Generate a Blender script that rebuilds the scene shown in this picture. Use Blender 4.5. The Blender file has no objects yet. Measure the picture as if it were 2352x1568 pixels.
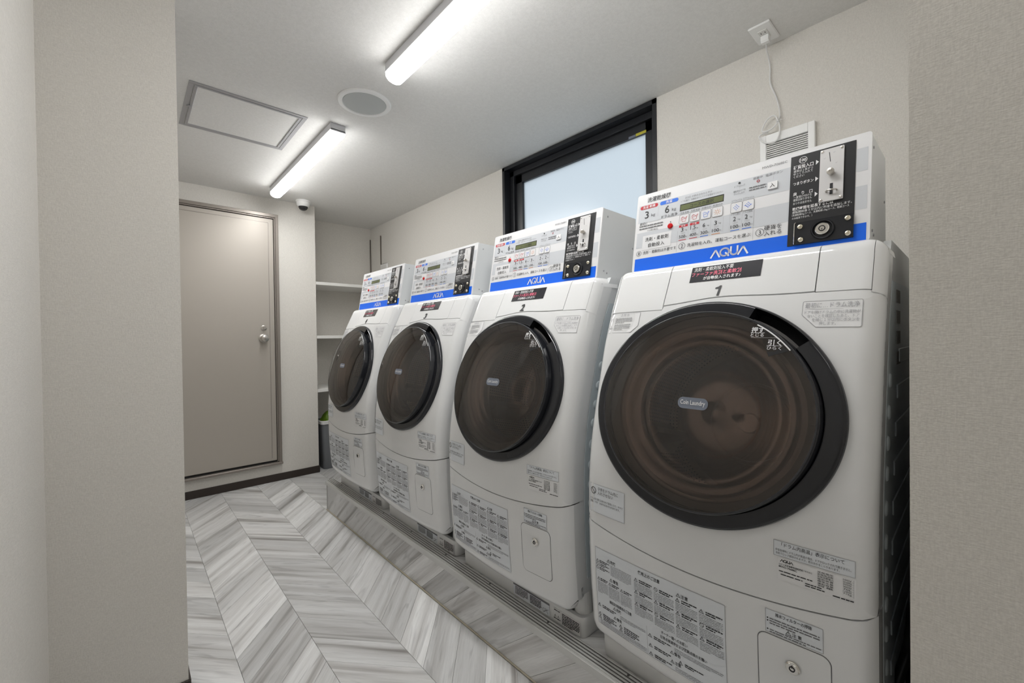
import bpy, math, random
import numpy as np
from mathutils import Matrix, Vector
random.seed(7)
SC = bpy.context.scene
COL = SC.collection

# ------------------------------------------------------------------ camera, world, exposure
CAM_H = 1.13
def set_camera():
    f, yaw, pitch, roll = 974.69, 0.738068, -0.0100484, -0.012779
    fwd = Vector((math.sin(yaw) * math.cos(pitch), math.cos(yaw) * math.cos(pitch), math.sin(pitch)))
    right = Vector((math.cos(yaw), -math.sin(yaw), 0))
    up = right.cross(fwd)
    r = math.cos(roll) * right + math.sin(roll) * up
    u = -math.sin(roll) * right + math.cos(roll) * up
    cd = bpy.data.cameras.new('camera'); cd.sensor_width = 36; cd.lens = f / 2352 * 36
    cd.clip_start = 0.01; cd.clip_end = 100
    co = bpy.data.objects.new('camera', cd); COL.objects.link(co)
    co.matrix_world = Matrix(((r.x, u.x, -fwd.x, 0), (r.y, u.y, -fwd.y, 0), (r.z, u.z, -fwd.z, CAM_H), (0, 0, 0, 1)))
    SC.camera = co
set_camera()
W = bpy.data.worlds.new('sky'); SC.world = W; W.use_nodes = True
W.node_tree.nodes['Background'].inputs[0].default_value = (0.72, 0.80, 0.89, 1)
W.node_tree.nodes['Background'].inputs[1].default_value = 1.12
SC.view_settings.view_transform = 'Standard'
SC.view_settings.look = 'None'
SC.view_settings.exposure = 0.20
SC.view_settings.gamma = 1.0
SC.view_settings.use_curve_mapping = False
LAMP = 40.0            # radiance of the ceiling battens' diffusers
SC.cycles.max_bounces = 6
SC.cycles.diffuse_bounces = 4
SC.cycles.glossy_bounces = 3
SC.cycles.transparent_max_bounces = 8
SC.cycles.caustics_reflective = False
SC.cycles.caustics_refractive = False

# ------------------------------------------------------------------ materials
MATS = {}
def srgb(r, g, b):
    def c(v):
        v /= 255.0
        return v / 12.92 if v <= 0.04045 else ((v + 0.055) / 1.055) ** 2.4
    return (c(r), c(g), c(b))
def mat(name, col=(0.8, 0.8, 0.8), rough=0.5, metal=0.0, spec=0.5, emit=None, estr=0.0, coat=0.0, trans=0.0):
    m = bpy.data.materials.new(name); m.use_nodes = True
    b = m.node_tree.nodes['Principled BSDF']
    b.inputs['Base Color'].default_value = (*col, 1)
    b.inputs['Roughness'].default_value = rough
    b.inputs['Metallic'].default_value = metal
    b.inputs['Specular IOR Level'].default_value = spec
    b.inputs['Coat Weight'].default_value = coat
    b.inputs['Transmission Weight'].default_value = trans
    if emit:
        b.inputs['Emission Color'].default_value = (*emit, 1); b.inputs['Emission Strength'].default_value = estr
    MATS[name] = m
    return m
def nd(m, t, **kw):
    n = m.node_tree.nodes.new(t)
    for k, v in kw.items(): setattr(n, k, v)
    return n
def lk(m, a, b): m.node_tree.links.new(a, b)

def wallpaper(name, col, dark, scale=1.0, bump=0.25):
    m = mat(name, col, 0.85, spec=0.2)
    b = m.node_tree.nodes['Principled BSDF']
    tc = nd(m, 'ShaderNodeTexCoord')
    outs = []
    for sc in ((900, 900, 130), (130, 130, 900), (420, 420, 420)):
        mp = nd(m, 'ShaderNodeMapping'); mp.inputs['Scale'].default_value = [s * scale for s in sc]
        n = nd(m, 'ShaderNodeTexNoise'); n.inputs['Scale'].default_value = 1.0; n.inputs['Detail'].default_value = 1.0
        lk(m, tc.outputs['Object'], mp.inputs[0]); lk(m, mp.outputs[0], n.inputs[0]); outs.append(n.outputs[0])
    a1 = nd(m, 'ShaderNodeMath', operation='ADD'); lk(m, outs[0], a1.inputs[0]); lk(m, outs[1], a1.inputs[1])
    a2 = nd(m, 'ShaderNodeMath', operation='ADD'); lk(m, a1.outputs[0], a2.inputs[0]); lk(m, outs[2], a2.inputs[1])
    mr = nd(m, 'ShaderNodeMapRange'); mr.inputs[1].default_value = 1.1; mr.inputs[2].default_value = 1.9
    lk(m, a2.outputs[0], mr.inputs[0])
    mx = nd(m, 'ShaderNodeMix', data_type='RGBA')
    mx.inputs[6].default_value = (*dark, 1); mx.inputs[7].default_value = (*col, 1)
    lk(m, mr.outputs[0], mx.inputs[0]); lk(m, mx.outputs[2], b.inputs['Base Color'])
    bp = nd(m, 'ShaderNodeBump'); bp.inputs['Strength'].default_value = bump; bp.inputs['Distance'].default_value = 0.0006
    lk(m, a2.outputs[0], bp.inputs['Height']); lk(m, bp.outputs[0], b.inputs['Normal'])
    return m
wallpaper('wallpaper', (0.78, 0.752, 0.705), (0.68, 0.654, 0.610), 0.62, 0.4)
wallpaper('ceiling_paper', (0.82, 0.81, 0.79), (0.75, 0.74, 0.72), 0.6, 0.3)
wallpaper('wainscot', (0.16, 0.16, 0.17), (0.13, 0.13, 0.14))

def plank_mat():
    m = mat('grey_plank', (0.6, 0.58, 0.56), 0.42, spec=0.4)
    b = m.node_tree.nodes['Principled BSDF']
    uv = nd(m, 'ShaderNodeUVMap')
    oi = nd(m, 'ShaderNodeObjectInfo')
    cmb = nd(m, 'ShaderNodeCombineXYZ')
    mul = nd(m, 'ShaderNodeMath', operation='MULTIPLY'); mul.inputs[1].default_value = 37.0
    lk(m, oi.outputs['Random'], mul.inputs[0])
    mul2 = nd(m, 'ShaderNodeMath', operation='MULTIPLY'); mul2.inputs[1].default_value = 91.0
    lk(m, oi.outputs['Random'], mul2.inputs[0])
    lk(m, mul.outputs[0], cmb.inputs[0]); lk(m, mul2.outputs[0], cmb.inputs[1])
    add = nd(m, 'ShaderNodeVectorMath', operation='ADD'); lk(m, uv.outputs[0], add.inputs[0]); lk(m, cmb.outputs[0], add.inputs[1])
    def noise(sc, det, dist=0.0, rough=0.5):
        mp = nd(m, 'ShaderNodeMapping'); mp.inputs['Scale'].default_value = (sc[0], sc[1], 1)
        n = nd(m, 'ShaderNodeTexNoise'); n.inputs['Scale'].default_value = 1.0; n.inputs['Detail'].default_value = det
        n.inputs['Distortion'].default_value = dist; n.inputs['Roughness'].default_value = rough
        lk(m, add.outputs[0], mp.inputs[0]); lk(m, mp.outputs[0], n.inputs[0]); return n.outputs[0]
    broad = noise((0.9, 20), 2.5, 0.2)
    fine = noise((9, 300), 4.0, 0.05, 0.65)
    knots = noise((5, 34), 1.0, 1.2)
    r1 = nd(m, 'ShaderNodeValToRGB')
    e = r1.color_ramp.elements
    e[0].position = 0.30; e[0].color = (*srgb(158, 154, 151), 1)
    e[1].position = 0.62; e[1].color = (*srgb(236, 236, 236), 1)
    k = r1.color_ramp.elements.new(0.42); k.color = (*srgb(214, 213, 212), 1)
    lk(m, broad, r1.inputs[0])
    r2 = nd(m, 'ShaderNodeMapRange'); r2.inputs[1].default_value = 0.35; r2.inputs[2].default_value = 0.65
    r2.inputs[3].default_value = 0.90; r2.inputs[4].default_value = 1.05
    lk(m, fine, r2.inputs[0])
    r3 = nd(m, 'ShaderNodeMapRange'); r3.inputs[1].default_value = 0.28; r3.inputs[2].default_value = 0.42
    r3.inputs[3].default_value = 0.80; r3.inputs[4].default_value = 1.0
    lk(m, knots, r3.inputs[0])
    tone = nd(m, 'ShaderNodeMapRange'); tone.inputs[3].default_value = 0.74; tone.inputs[4].default_value = 1.12
    lk(m, oi.outputs['Random'], tone.inputs[0])
    f = nd(m, 'ShaderNodeMath', operation='MULTIPLY'); lk(m, r2.outputs[0], f.inputs[0]); lk(m, r3.outputs[0], f.inputs[1])
    f2 = nd(m, 'ShaderNodeMath', operation='MULTIPLY'); lk(m, f.outputs[0], f2.inputs[0]); lk(m, tone.outputs[0], f2.inputs[1])
    vm = nd(m, 'ShaderNodeVectorMath', operation='SCALE'); lk(m, r1.outputs[0], vm.inputs[0]); lk(m, f2.outputs[0], vm.inputs['Scale'])
    lk(m, vm.outputs[0], b.inputs['Base Color'])
    bp = nd(m, 'ShaderNodeBump'); bp.inputs['Strength'].default_value = 0.12; bp.inputs['Distance'].default_value = 0.0005
    lk(m, fine, bp.inputs['Height']); lk(m, bp.outputs[0], b.inputs['Normal'])
plank_mat()

def see_through(name, tint, ior=1.5, rough=0.0, gloss=(1, 1, 1)):
    m = bpy.data.materials.new(name); m.use_nodes = True; nt = m.node_tree; nt.nodes.clear()
    out = nd(m, 'ShaderNodeOutputMaterial'); mx = nd(m, 'ShaderNodeMixShader')
    t = nd(m, 'ShaderNodeBsdfTransparent'); t.inputs[0].default_value = (*tint, 1)
    g = nd(m, 'ShaderNodeBsdfGlossy'); g.inputs['Roughness'].default_value = rough; g.inputs[0].default_value = (*gloss, 1)
    fr = nd(m, 'ShaderNodeFresnel'); fr.inputs[0].default_value = ior
    lk(m, fr.outputs[0], mx.inputs[0]); lk(m, t.outputs[0], mx.inputs[1]); lk(m, g.outputs[0], mx.inputs[2]); lk(m, mx.outputs[0], out.inputs[0])
    MATS[name] = m
see_through('smoked_glass', (0.78, 0.70, 0.65), 1.55)
def haze(name, col, f):      # the pane's own brown tint scatters a little light
    m = MATS[name]; out = [n for n in m.node_tree.nodes if n.type == 'OUTPUT_MATERIAL'][0]; src = out.inputs[0].links[0].from_socket
    d = nd(m, 'ShaderNodeBsdfDiffuse'); d.inputs[0].default_value = (*col, 1)
    x = nd(m, 'ShaderNodeMixShader'); x.inputs[0].default_value = f
    lk(m, src, x.inputs[1]); lk(m, d.outputs[0], x.inputs[2]); lk(m, x.outputs[0], out.inputs[0])
haze('smoked_glass', (0.24, 0.20, 0.175), 0.06)
see_through('clear_bowl', (0.84, 0.81, 0.79), 1.75, 0.045, (1.0, 0.86, 0.80))
def frosted():
    m = bpy.data.materials.new('frosted_glass'); m.use_nodes = True; nt = m.node_tree; nt.nodes.clear()
    out = nd(m, 'ShaderNodeOutputMaterial'); mx = nd(m, 'ShaderNodeMixShader'); mx.inputs[0].default_value = 0.06
    t = nd(m, 'ShaderNodeBsdfTranslucent'); t.inputs[0].default_value = (0.86, 0.88, 0.88, 1)
    g = nd(m, 'ShaderNodeBsdfGlossy'); g.inputs['Roughness'].default_value = 0.25
    lk(m, t.outputs[0], mx.inputs[1]); lk(m, g.outputs[0], mx.inputs[2]); lk(m, mx.outputs[0], out.inputs[0])
    MATS['frosted_glass'] = m
frosted()
def drum_mat():
    m = mat('drum_steel', (0.60, 0.50, 0.42), 0.30, metal=0.4)
    b = m.node_tree.nodes['Principled BSDF']
    uv = nd(m, 'ShaderNodeUVMap')
    v = nd(m, 'ShaderNodeTexVoronoi', voronoi_dimensions='2D'); v.inputs['Randomness'].default_value = 0.0; v.inputs['Scale'].default_value = 90
    lk(m, uv.outputs[0], v.inputs['Vector'])
    mr = nd(m, 'ShaderNodeMapRange'); mr.inputs[1].default_value = 0.18; mr.inputs[2].default_value = 0.24
    lk(m, v.outputs['Distance'], mr.inputs[0])
    mx = nd(m, 'ShaderNodeMix', data_type='RGBA'); mx.inputs[6].default_value = (0.02, 0.02, 0.02, 1); mx.inputs[7].default_value = (0.60, 0.50, 0.42, 1)
    lk(m, mr.outputs[0], mx.inputs[0]); lk(m, mx.outputs[2], b.inputs['Base Color'])
drum_mat()
mat('white_plastic', (0.81, 0.815, 0.82), 0.07)
mat('white_cabinet', (0.74, 0.755, 0.765), 0.35)
mat('blue_grey_steel', (0.62, 0.68, 0.715), 0.35)
mat('panel_white', (0.80, 0.80, 0.815), 0.3)
mat('band_grey', srgb(206, 209, 214), 0.35)
mat('brand_blue', srgb(0, 104, 238), 0.4)
mat('pill_blue', srgb(50, 115, 222), 0.4)
mat('red', srgb(196, 40, 52), 0.4)
mat('red_button', srgb(200, 10, 18), 0.25)
mat('orange', srgb(222, 150, 92), 0.4)
mat('ink', (0.012, 0.012, 0.015), 0.5)
mat('ink_grey', (0.16, 0.16, 0.17), 0.5)
mat('ink_light', (0.40, 0.40, 0.42), 0.5)
mat('white_print', (0.85, 0.85, 0.86), 0.4)
mat('pink_print', srgb(240, 105, 135), 0.4)
mat('black_gloss', (0.017, 0.018, 0.022), 0.13, spec=0.5)
mat('black_satin', (0.012, 0.012, 0.014), 0.4)
mat('lcd', srgb(112, 118, 84), 0.2)
mat('coin_plate', (0.68, 0.67, 0.67), 0.38, metal=0.2)
mat('chrome', (0.78, 0.76, 0.72), 0.15, metal=1.0)
mat('brass_bolt', (0.74, 0.68, 0.55), 0.2, metal=1.0)
mat('label_film', srgb(226, 230, 235), 0.35)
mat('label_white', (0.82, 0.82, 0.83), 0.4)
mat('badge_grey', srgb(118, 124, 138), 0.35)
mat('gasket_rubber', (0.22, 0.21, 0.205), 0.5)
mat('baffle_plastic', (0.34, 0.29, 0.25), 0.3)
mat('pan_plastic', (0.76, 0.76, 0.755), 0.35)
mat('baseboard_brown', srgb(52, 43, 38), 0.5)
mat('door_paint', srgb(180, 173, 164), 0.4, metal=0.2)
mat('frame_paint', srgb(142, 134, 127), 0.35, metal=0.35)
mat('rubber_dark', (0.02, 0.02, 0.02), 0.6)
mat('steel_satin', (0.62, 0.59, 0.55), 0.25, metal=1.0)
mat('window_black', (0.012, 0.013, 0.016), 0.35)
mat('white_paint', (0.90, 0.90, 0.89), 0.45)
mat('shelf_white', (0.80, 0.79, 0.765), 0.45)
mat('lamp_housing', (0.62, 0.62, 0.64), 0.4)
def lamp_mat(name='lamp_diffuser', LAMP=LAMP):
    # opal cover over a downward LED board: its sides give off less than its underside
    m = mat(name, (0.9, 0.9, 0.9), 0.5, emit=(1.0, 1.0, 0.985), estr=LAMP)
    b = m.node_tree.nodes['Principled BSDF']
    g = nd(m, 'ShaderNodeNewGeometry'); sx = nd(m, 'ShaderNodeSeparateXYZ'); lk(m, g.outputs['Normal'], sx.inputs[0])
    mr = nd(m, 'ShaderNodeMapRange'); mr.inputs[1].default_value = 0.0; mr.inputs[2].default_value = -1.0
    mr.inputs[3].default_value = 0.16 * LAMP; mr.inputs[4].default_value = LAMP
    lk(m, sx.outputs[2], mr.inputs[0]); lk(m, mr.outputs[0], b.inputs['Emission Strength'])
lamp_mat()
lamp_mat('lamp_diffuser_dim', LAMP * 0.24)
mat('hatch_frame', srgb(176, 176, 180), 0.35, metal=0.5)
mat('speaker_mesh', srgb(192, 195, 194), 0.7)
mat('nosing_grey', srgb(206, 206, 204), 0.35, metal=0.15)
mat('groove_grey', srgb(92, 91, 89), 0.6)
mat('sealant', srgb(190, 182, 165), 0.6)
mat('bin_grey', srgb(120, 123, 128), 0.45)
mat('bin_rim', srgb(225, 225, 225), 0.45)
mat('green_bag', srgb(96, 128, 22), 0.5)
mat('cord_white', (0.78, 0.78, 0.77), 0.45)
mat('sticker_yellow', srgb(196, 186, 60), 0.4)
mat('vent_dark', (0.01, 0.01, 0.01), 0.8)
mat('dome_dark', (0.02, 0.02, 0.022), 0.08)

# ------------------------------------------------------------------ mesh helpers
class MB:
    """collects faces; build() links them as one mesh object"""
    def __init__(self): self.v = []; self.f = []; self.m = []; self.uv = {}
    def raw(self, vs, fs, mi=0):
        o = len(self.v); self.v += [tuple(map(float, p)) for p in vs]
        for f in fs: self.f.append(tuple(i + o for i in f)); self.m.append(mi)
        return o
    def box(self, x0, x1, y0, y1, z0, z1, mi=0):
        self.raw([(x0, y0, z0), (x1, y0, z0), (x1, y1, z0), (x0, y1, z0), (x0, y0, z1), (x1, y0, z1), (x1, y1, z1), (x0, y1, z1)],
                 [(0, 3, 2, 1), (4, 5, 6, 7), (0, 1, 5, 4), (1, 2, 6, 5), (2, 3, 7, 6), (3, 0, 4, 7)], mi)
    def rbox(self, x0, x1, y0, y1, z0, z1, r=0.003, mi=0):
        """box with chamfered edges (convex, 24 corners)"""
        vs = []; idx = {}
        for i, x in enumerate((x0, x1)):
            for j, y in enumerate((y0, y1)):
                for k, z in enumerate((z0, z1)):
                    sx, sy, sz = (1, -1)[i], (1, -1)[j], (1, -1)[k]
                    idx[i, j, k] = len(vs)
                    vs += [(x, y + sy * r, z + sz * r), (x + sx * r, y, z + sz * r), (x + sx * r, y + sy * r, z)]
        fs = []
        I = lambda i, j, k, a: idx[i, j, k] + a
        for i in (0, 1):
            q = [I(i, 0, 0, 0), I(i, 1, 0, 0), I(i, 1, 1, 0), I(i, 0, 1, 0)]; fs.append(tuple(q if i else q[::-1]))
            q = [I(0, i, 0, 1), I(1, i, 0, 1), I(1, i, 1, 1), I(0, i, 1, 1)]; fs.append(tuple(q[::-1] if i else q))
            q = [I(0, 0, i, 2), I(1, 0, i, 2), I(1, 1, i, 2), I(0, 1, i, 2)]; fs.append(tuple(q if i else q[::-1]))
        for i in (0, 1):
            for j in (0, 1):
                fl = (i + j) % 2
                q = [I(i, j, 0, 0), I(i, j, 1, 0), I(i, j, 1, 1), I(i, j, 0, 1)]; fs.append(tuple(q if fl else q[::-1]))
                q = [I(i, 0, j, 0), I(i, 1, j, 0), I(i, 1, j, 2), I(i, 0, j, 2)]; fs.append(tuple(q[::-1] if fl else q))
                q = [I(0, i, j, 1), I(1, i, j, 1), I(1, i, j, 2), I(0, i, j, 2)]; fs.append(tuple(q if fl else q[::-1]))
        for i in (0, 1):
            for j in (0, 1):
                for k in (0, 1):
                    q = [I(i, j, k, 0), I(i, j, k, 1), I(i, j, k, 2)]; fs.append(tuple(q if (i + j + k) % 2 else q[::-1]))
        self.raw(vs, fs, mi)
    def prism(self, poly, axis, a, b, mi=0):
        """poly: 2D points; axis 'x','y','z' extrusion axis from a to b"""
        def P(p, t):
            return {'x': (t, p[0], p[1]), 'y': (p[0], t, p[1]), 'z': (p[0], p[1], t)}[axis]
        n = len(poly); vs = [P(p, a) for p in poly] + [P(p, b) for p in poly]
        fs = [tuple(range(n))[::-1], tuple(range(n, 2 * n))] + [(i, (i + 1) % n, n + (i + 1) % n, n + i) for i in range(n)]
        self.raw(vs, fs, mi)
    def lathe(self, prof, O, D, U=None, n=32, mi=0, close=False):
        """prof: (radius, along) list; O origin, D axis"""
        D = Vector(D).normalized(); U = Vector(U) if U else (Vector((0, 0, 1)) if abs(D.z) < 0.9 else Vector((1, 0, 0)))
        A = (U - D * U.dot(D)).normalized(); B = D.cross(A); O = Vector(O)
        vs = []
        for (r, t) in prof:
            for i in range(n):
                a = 2 * math.pi * i / n
                vs.append(O + D * t + A * (r * math.cos(a)) + B * (r * math.sin(a)))
        fs = []
        for j in range(len(prof) - 1):
            for i in range(n):
                k = (i + 1) % n
                fs.append((j * n + i, j * n + k, (j + 1) * n + k, (j + 1) * n + i))
        if prof[0][0] > 1e-6 and close: fs.append(tuple(range(n))[::-1])
        if prof[-1][0] > 1e-6 and close: fs.append(tuple(range((len(prof) - 1) * n, len(prof) * n)))
        self.raw(vs, fs, mi)
    def tube(self, pts, r, n=8, mi=0):
        pts = [Vector(p) for p in pts]; vs = []; prev = None
        for i, p in enumerate(pts):
            t = (pts[min(i + 1, len(pts) - 1)] - pts[max(i - 1, 0)]).normalized()
            if prev is None: a = t.orthogonal().normalized()
            else: a = (prev - t * prev.dot(t)).normalized()
            prev = a; b = t.cross(a)
            for k in range(n):
                q = 2 * math.pi * k / n; vs.append(p + a * (r * math.cos(q)) + b * (r * math.sin(q)))
        fs = []
        for i in range(len(pts) - 1):
            for k in range(n):
                l = (k + 1) % n; fs.append((i * n + k, i * n + l, (i + 1) * n + l, (i + 1) * n + k))
        fs += [tuple(range(n))[::-1], tuple(range((len(pts) - 1) * n, len(pts) * n))]
        self.raw(vs, fs, mi)
    def grid(self, rows, mi=0, flip=False, wrap=False):
        n = len(rows[0]); vs = [p for r in rows for p in r]; fs = []
        for j in range(len(rows) - 1):
            for i in range(n if wrap else n - 1):
                k = (i + 1) % n
                q = (j * n + i, j * n + k, (j + 1) * n + k, (j + 1) * n + i)
                fs.append(q[::-1] if flip else q)
        self.raw(vs, fs, mi)
    def mesh(self, name, mats, smooth=False, off=(0, 0, 0), ang=None):
        me = bpy.data.meshes.new(name)
        vs = [(x - off[0], y - off[1], z - off[2]) for x, y, z in self.v]
        me.from_pydata(vs, [], self.f)
        for m in (mats if isinstance(mats, (list, tuple)) else [mats]): me.materials.append(MATS[m])
        if any(self.m): me.polygons.foreach_set('material_index', self.m)
        if smooth:
            me.polygons.foreach_set('use_smooth', [True] * len(me.polygons))
            me.update()
            if ang: 
                try: me.set_sharp_from_angle(angle=math.radians(ang))
                except Exception: pass
        me.update()
        return me
    def build(self, name, mats, parent=None, smooth=False, off=(0, 0, 0), ang=40):
        return link(name, self.mesh(name, mats, smooth, off, ang), parent)
def link(name, me, parent=None, loc=None):
    o = bpy.data.objects.new(name, me); COL.objects.link(o)
    if parent is not None: o.parent = parent
    if loc is not None: o.location = loc
    return o
def empty(name, loc=(0, 0, 0)):
    o = bpy.data.objects.new(name, None); COL.objects.link(o); o.location = loc; o.empty_display_size = 0.1
    return o
def tag(o, label=None, cat=None, group=None, kind=None):
    if label: o['label'] = label
    if cat: o['category'] = cat
    if group: o['group'] = group
    if kind: o['kind'] = kind
    return o
def copy_tree(o, parent=None):
    c = o.copy(); COL.objects.link(c); c.parent = parent
    for ch in list(o.children): copy_tree(ch, c)
    return c
def structure(name, mb, mats, label, smooth=False, parent=None):
    o = mb.build(name, mats, parent, smooth)
    if parent is None: tag(o, label, kind='structure')
    return o

# ------------------------------------------------------------------ the room
XL, XR, YF, YN, CEIL = -0.168, 1.885, 3.795, 4.226, 2.26
YB = -1.6
PILX = 1.203                      # right end of the far wall, where the niche begins
PX0, PY0 = 0.13, 1.69             # corner of the wall stub
WY0, WY1, WZ0 = 1.029, 2.145, 1.36  # window opening in the right wall
STEP_X, STEP_Y, STEP_Z = 0.972, 2.92, 0.188
NEAR_X, NEAR_Y = 0.94, 0.0755       # wall end at the camera's right

m = MB(); m.box(XL - 0.1, XR + 0.1, YB - 0.1, YN + 0.1, -0.06, -0.0045)
floor = structure('floor', m, 'grey_plank', 'grey wood-look chevron floor')
m = MB(); m.box(XL - 0.1, XR + 0.1, YB - 0.1, YN + 0.1, CEIL, CEIL + 0.08)
structure('ceiling', m, 'ceiling_paper', 'off-white textured ceiling')
m = MB(); m.box(XL - 0.1, XL, YB, YF, 0, CEIL)
structure('wall_left', m, 'wallpaper', 'beige woven wallpaper wall')
m = MB(); m.box(XL, PX0, PY0, PY0 + 0.15, 0, CEIL)
structure('wall_stub', m, 'wallpaper', 'beige wallpapered wall stub in front of the steel door')
m = MB(); m.box(XL - 0.1, PILX, YF, YN, 0, CEIL)
structure('wall_far', m, 'wallpaper', 'beige wallpapered wall holding the steel door')
m = MB(); m.box(PILX, XR + 0.1, YN, YN + 0.1, 0, CEIL)
structure('wall_niche', m, 'wallpaper', 'beige wallpapered back wall of the shelf niche')
m = MB(); m.box(XL - 0.1, NEAR_X, YB - 0.1, YB, 0, CEIL)
structure('wall_back', m, 'wallpaper', 'beige wall behind the doorway')
m = MB()
m.box(XR, XR + 0.12, NEAR_Y, WY0, 0, CEIL); m.box(XR, XR + 0.12, WY1, YN, 0, CEIL); m.box(XR, XR + 0.12, WY0, WY1, 0, WZ0)
structure('wall_right', m, 'wallpaper', 'beige wallpapered wall behind the machines')
m = MB(); m.box(NEAR_X, XR + 0.12, YB, NEAR_Y, 0, CEIL)
structure('wall_near', m, 'wallpaper', 'beige wallpapered wall end beside machine 1')
m = MB(); m.box(XR - 0.012, XR, NEAR_Y, WY0, STEP_Z, 0.85)
structure('wall_wainscot', m, 'wainscot', 'dark grey lower wall panel behind the machines')
m = MB(); m.rbox(XR - 0.018, XR, NEAR_Y, WY0, 0.85, 0.866, 0.002)
structure('trim_3', m, 'white_paint', 'thin pale cap strip on the dark lower wall panel')
m = MB(); m.rbox(XL, PILX + 0.006, YF - 0.007, YF, 0, 0.058, 0.002)
structure('baseboard_far', m, 'baseboard_brown', 'dark brown baseboard under the steel door')
m = MB(); m.rbox(XL, PX0 + 0.006, PY0 - 0.007, PY0, 0, 0.058, 0.002); m.box(PX0, PX0 + 0.006, PY0 - 0.006, PY0 + 0.15, 0, 0.058)
structure('baseboard_stub', m, 'baseboard_brown', 'dark brown baseboard on the wall stub')

# floor planks, chevron
CW, DY, PITCH = 0.2315, 0.262, 0.163
def plank_mesh(sgn, name, ln=CW, dy=DY, pw=PITCH, th=0.0045, gap=0.0005):
    # parallelogram: x 0..ln, y shifts by sgn*dy
    x0, x1 = gap, ln - gap
    b0, b1 = gap, pw - gap
    f = lambda x, b: sgn * dy * x / ln + b
    e = 0.0006
    top = [(x0 + e, f(x0 + e, b0 + e), 0), (x1 - e, f(x1 - e, b0 + e), 0), (x1 - e, f(x1 - e, b1 - e), 0), (x0 + e, f(x0 + e, b1 - e), 0)]
    mid = [(x0, f(x0, b0), -e), (x1, f(x1, b0), -e), (x1, f(x1, b1), -e), (x0, f(x0, b1), -e)]
    bot = [(p[0], p[1], -th) for p in mid]
    me = bpy.data.meshes.new(name)
    fs = [(0, 1, 2, 3)] + [(4 + i, 4 + (i + 1) % 4, (i + 1) % 4, i) for i in range(4)] + [(8 + i, 8 + (i + 1) % 4, 4 + (i + 1) % 4, 4 + i) for i in range(4)]
    me.from_pydata(top + mid + bot, [], fs)
    uvl = me.uv_layers.new(name='UVMap')
    d = Vector((ln, sgn * dy)).normalized(); nrm = Vector((-d.y, d.x))
    for lp in me.loops:
        v = me.vertices[lp.vertex_index].co
        uvl.data[lp.index].uv = (v.x * d.x + v.y * d.y, v.x * nrm.x + v.y * nrm.y)
    me.materials.append(MATS['grey_plank']); me.update()
    return me
PL = {1: plank_mesh(1, 'plank_up'), -1: plank_mesh(-1, 'plank_down')}
for k in range(-2, 7):
    sgn = 1 if k % 2 == 0 else -1
    x = 0.272 + CW * k
    ymin = 0.30 if k <= 2 else STEP_Y - 0.30
    ymax = YF if k <= 3 else YN
    base = 0.0 if sgn > 0 else DY
    y = 1.545 - DY - 12 * PITCH
    while y < ymax + DY:
        lo, hi = y + base - (0 if sgn > 0 else DY), y + base + PITCH + (DY if sgn > 0 else 0)
        if hi > ymin and lo < ymax - 0.02:
            o = link('plank', PL[sgn], floor, (x, y + base, 0))
        y += PITCH

# platform with slanted planks on its riser
m = MB(); m.box(STEP_X + 0.004, XR, NEAR_Y, STEP_Y, 0, STEP_Z - 0.0045)
plat = structure('floor_platform', m, 'grey_plank', 'low plank-clad platform carrying the washer dryers')
for sgn, x in ((-1, 0.272 + 3 * CW),):
    y = 0.0
    while y < STEP_Y - PITCH - DY * 0:
        if y > NEAR_Y: link('plank', PL[sgn], plat, (x + 0.012, y + DY if y + DY + PITCH < STEP_Y else STEP_Y - PITCH, STEP_Z))
        y += PITCH
def riser_plank(sgn, pw, name):
    me = plank_mesh(sgn, name, ln=STEP_Z - 0.006, dy=0.225, pw=pw)
    for v in me.vertices:     # x->z, y->y, z-> -x
        x_, y_, z_ = v.co; v.co = (-z_, y_, x_)
    me.flip_normals(); me.update()
    return me
RP = riser_plank(-1, 0.175, 'riser_plank')
y = NEAR_Y + 0.05
while y < STEP_Y:
    me_ = RP
    if y + 0.175 > STEP_Y:      # the last one is trimmed flush with the platform's end
        me_ = RP.copy()
        for vv in me_.vertices: vv.co.y = min(vv.co.y, STEP_Y - y)
    link('plank', me_, plat, (STEP_X - 0.0005, y, 0.004)); y += 0.175
m = MB(); m.box(STEP_X, STEP_X + 0.01, STEP_Y - 0.0005, STEP_Y + 0.003, 0, STEP_Z - 0.005)
m.build('end_edging', 'nosing_grey', plat)
# nosing strip
m = MB()
m.rbox(STEP_X - 0.008, STEP_X + 0.054, NEAR_Y, STEP_Y + 0.004, STEP_Z - 0.022, STEP_Z + 0.004, 0.002)
for i in range(5):
    x = STEP_X - 0.001 + i * 0.0115
    m.rbox(x, x + 0.0065, NEAR_Y, STEP_Y + 0.004, STEP_Z + 0.003, STEP_Z + 0.0075, 0.0012)
nos = structure('trim_1', m, 'nosing_grey', 'ribbed grey nosing strip along the platform edge')
for i in range(4):
    x = STEP_X - 0.001 + i * 0.0115 + 0.0068; s = MB(); s.box(x, x + 0.0044, NEAR_Y, STEP_Y + 0.004, STEP_Z + 0.0036, STEP_Z + 0.0046); s.build('dark_groove', 'groove_grey', nos)  # dark strips laid between the ribs so the grooves read darker
for i in range(9):
    s = MB(); s.lathe([(0.0, 0.0012), (0.0035, 0.0008), (0.004, 0)], (STEP_X + 0.036, 0.35 + i * 0.3, STEP_Z + 0.0073), (0, 0, 1), n=10)
    s.build('screw', 'groove_grey', nos)
m = MB(); m.box(STEP_X - 0.005, STEP_X, NEAR_Y, STEP_Y, 0, 0.004)
structure('trim_2', m, 'sealant', 'pale sealant bead where the platform meets the floor')

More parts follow.
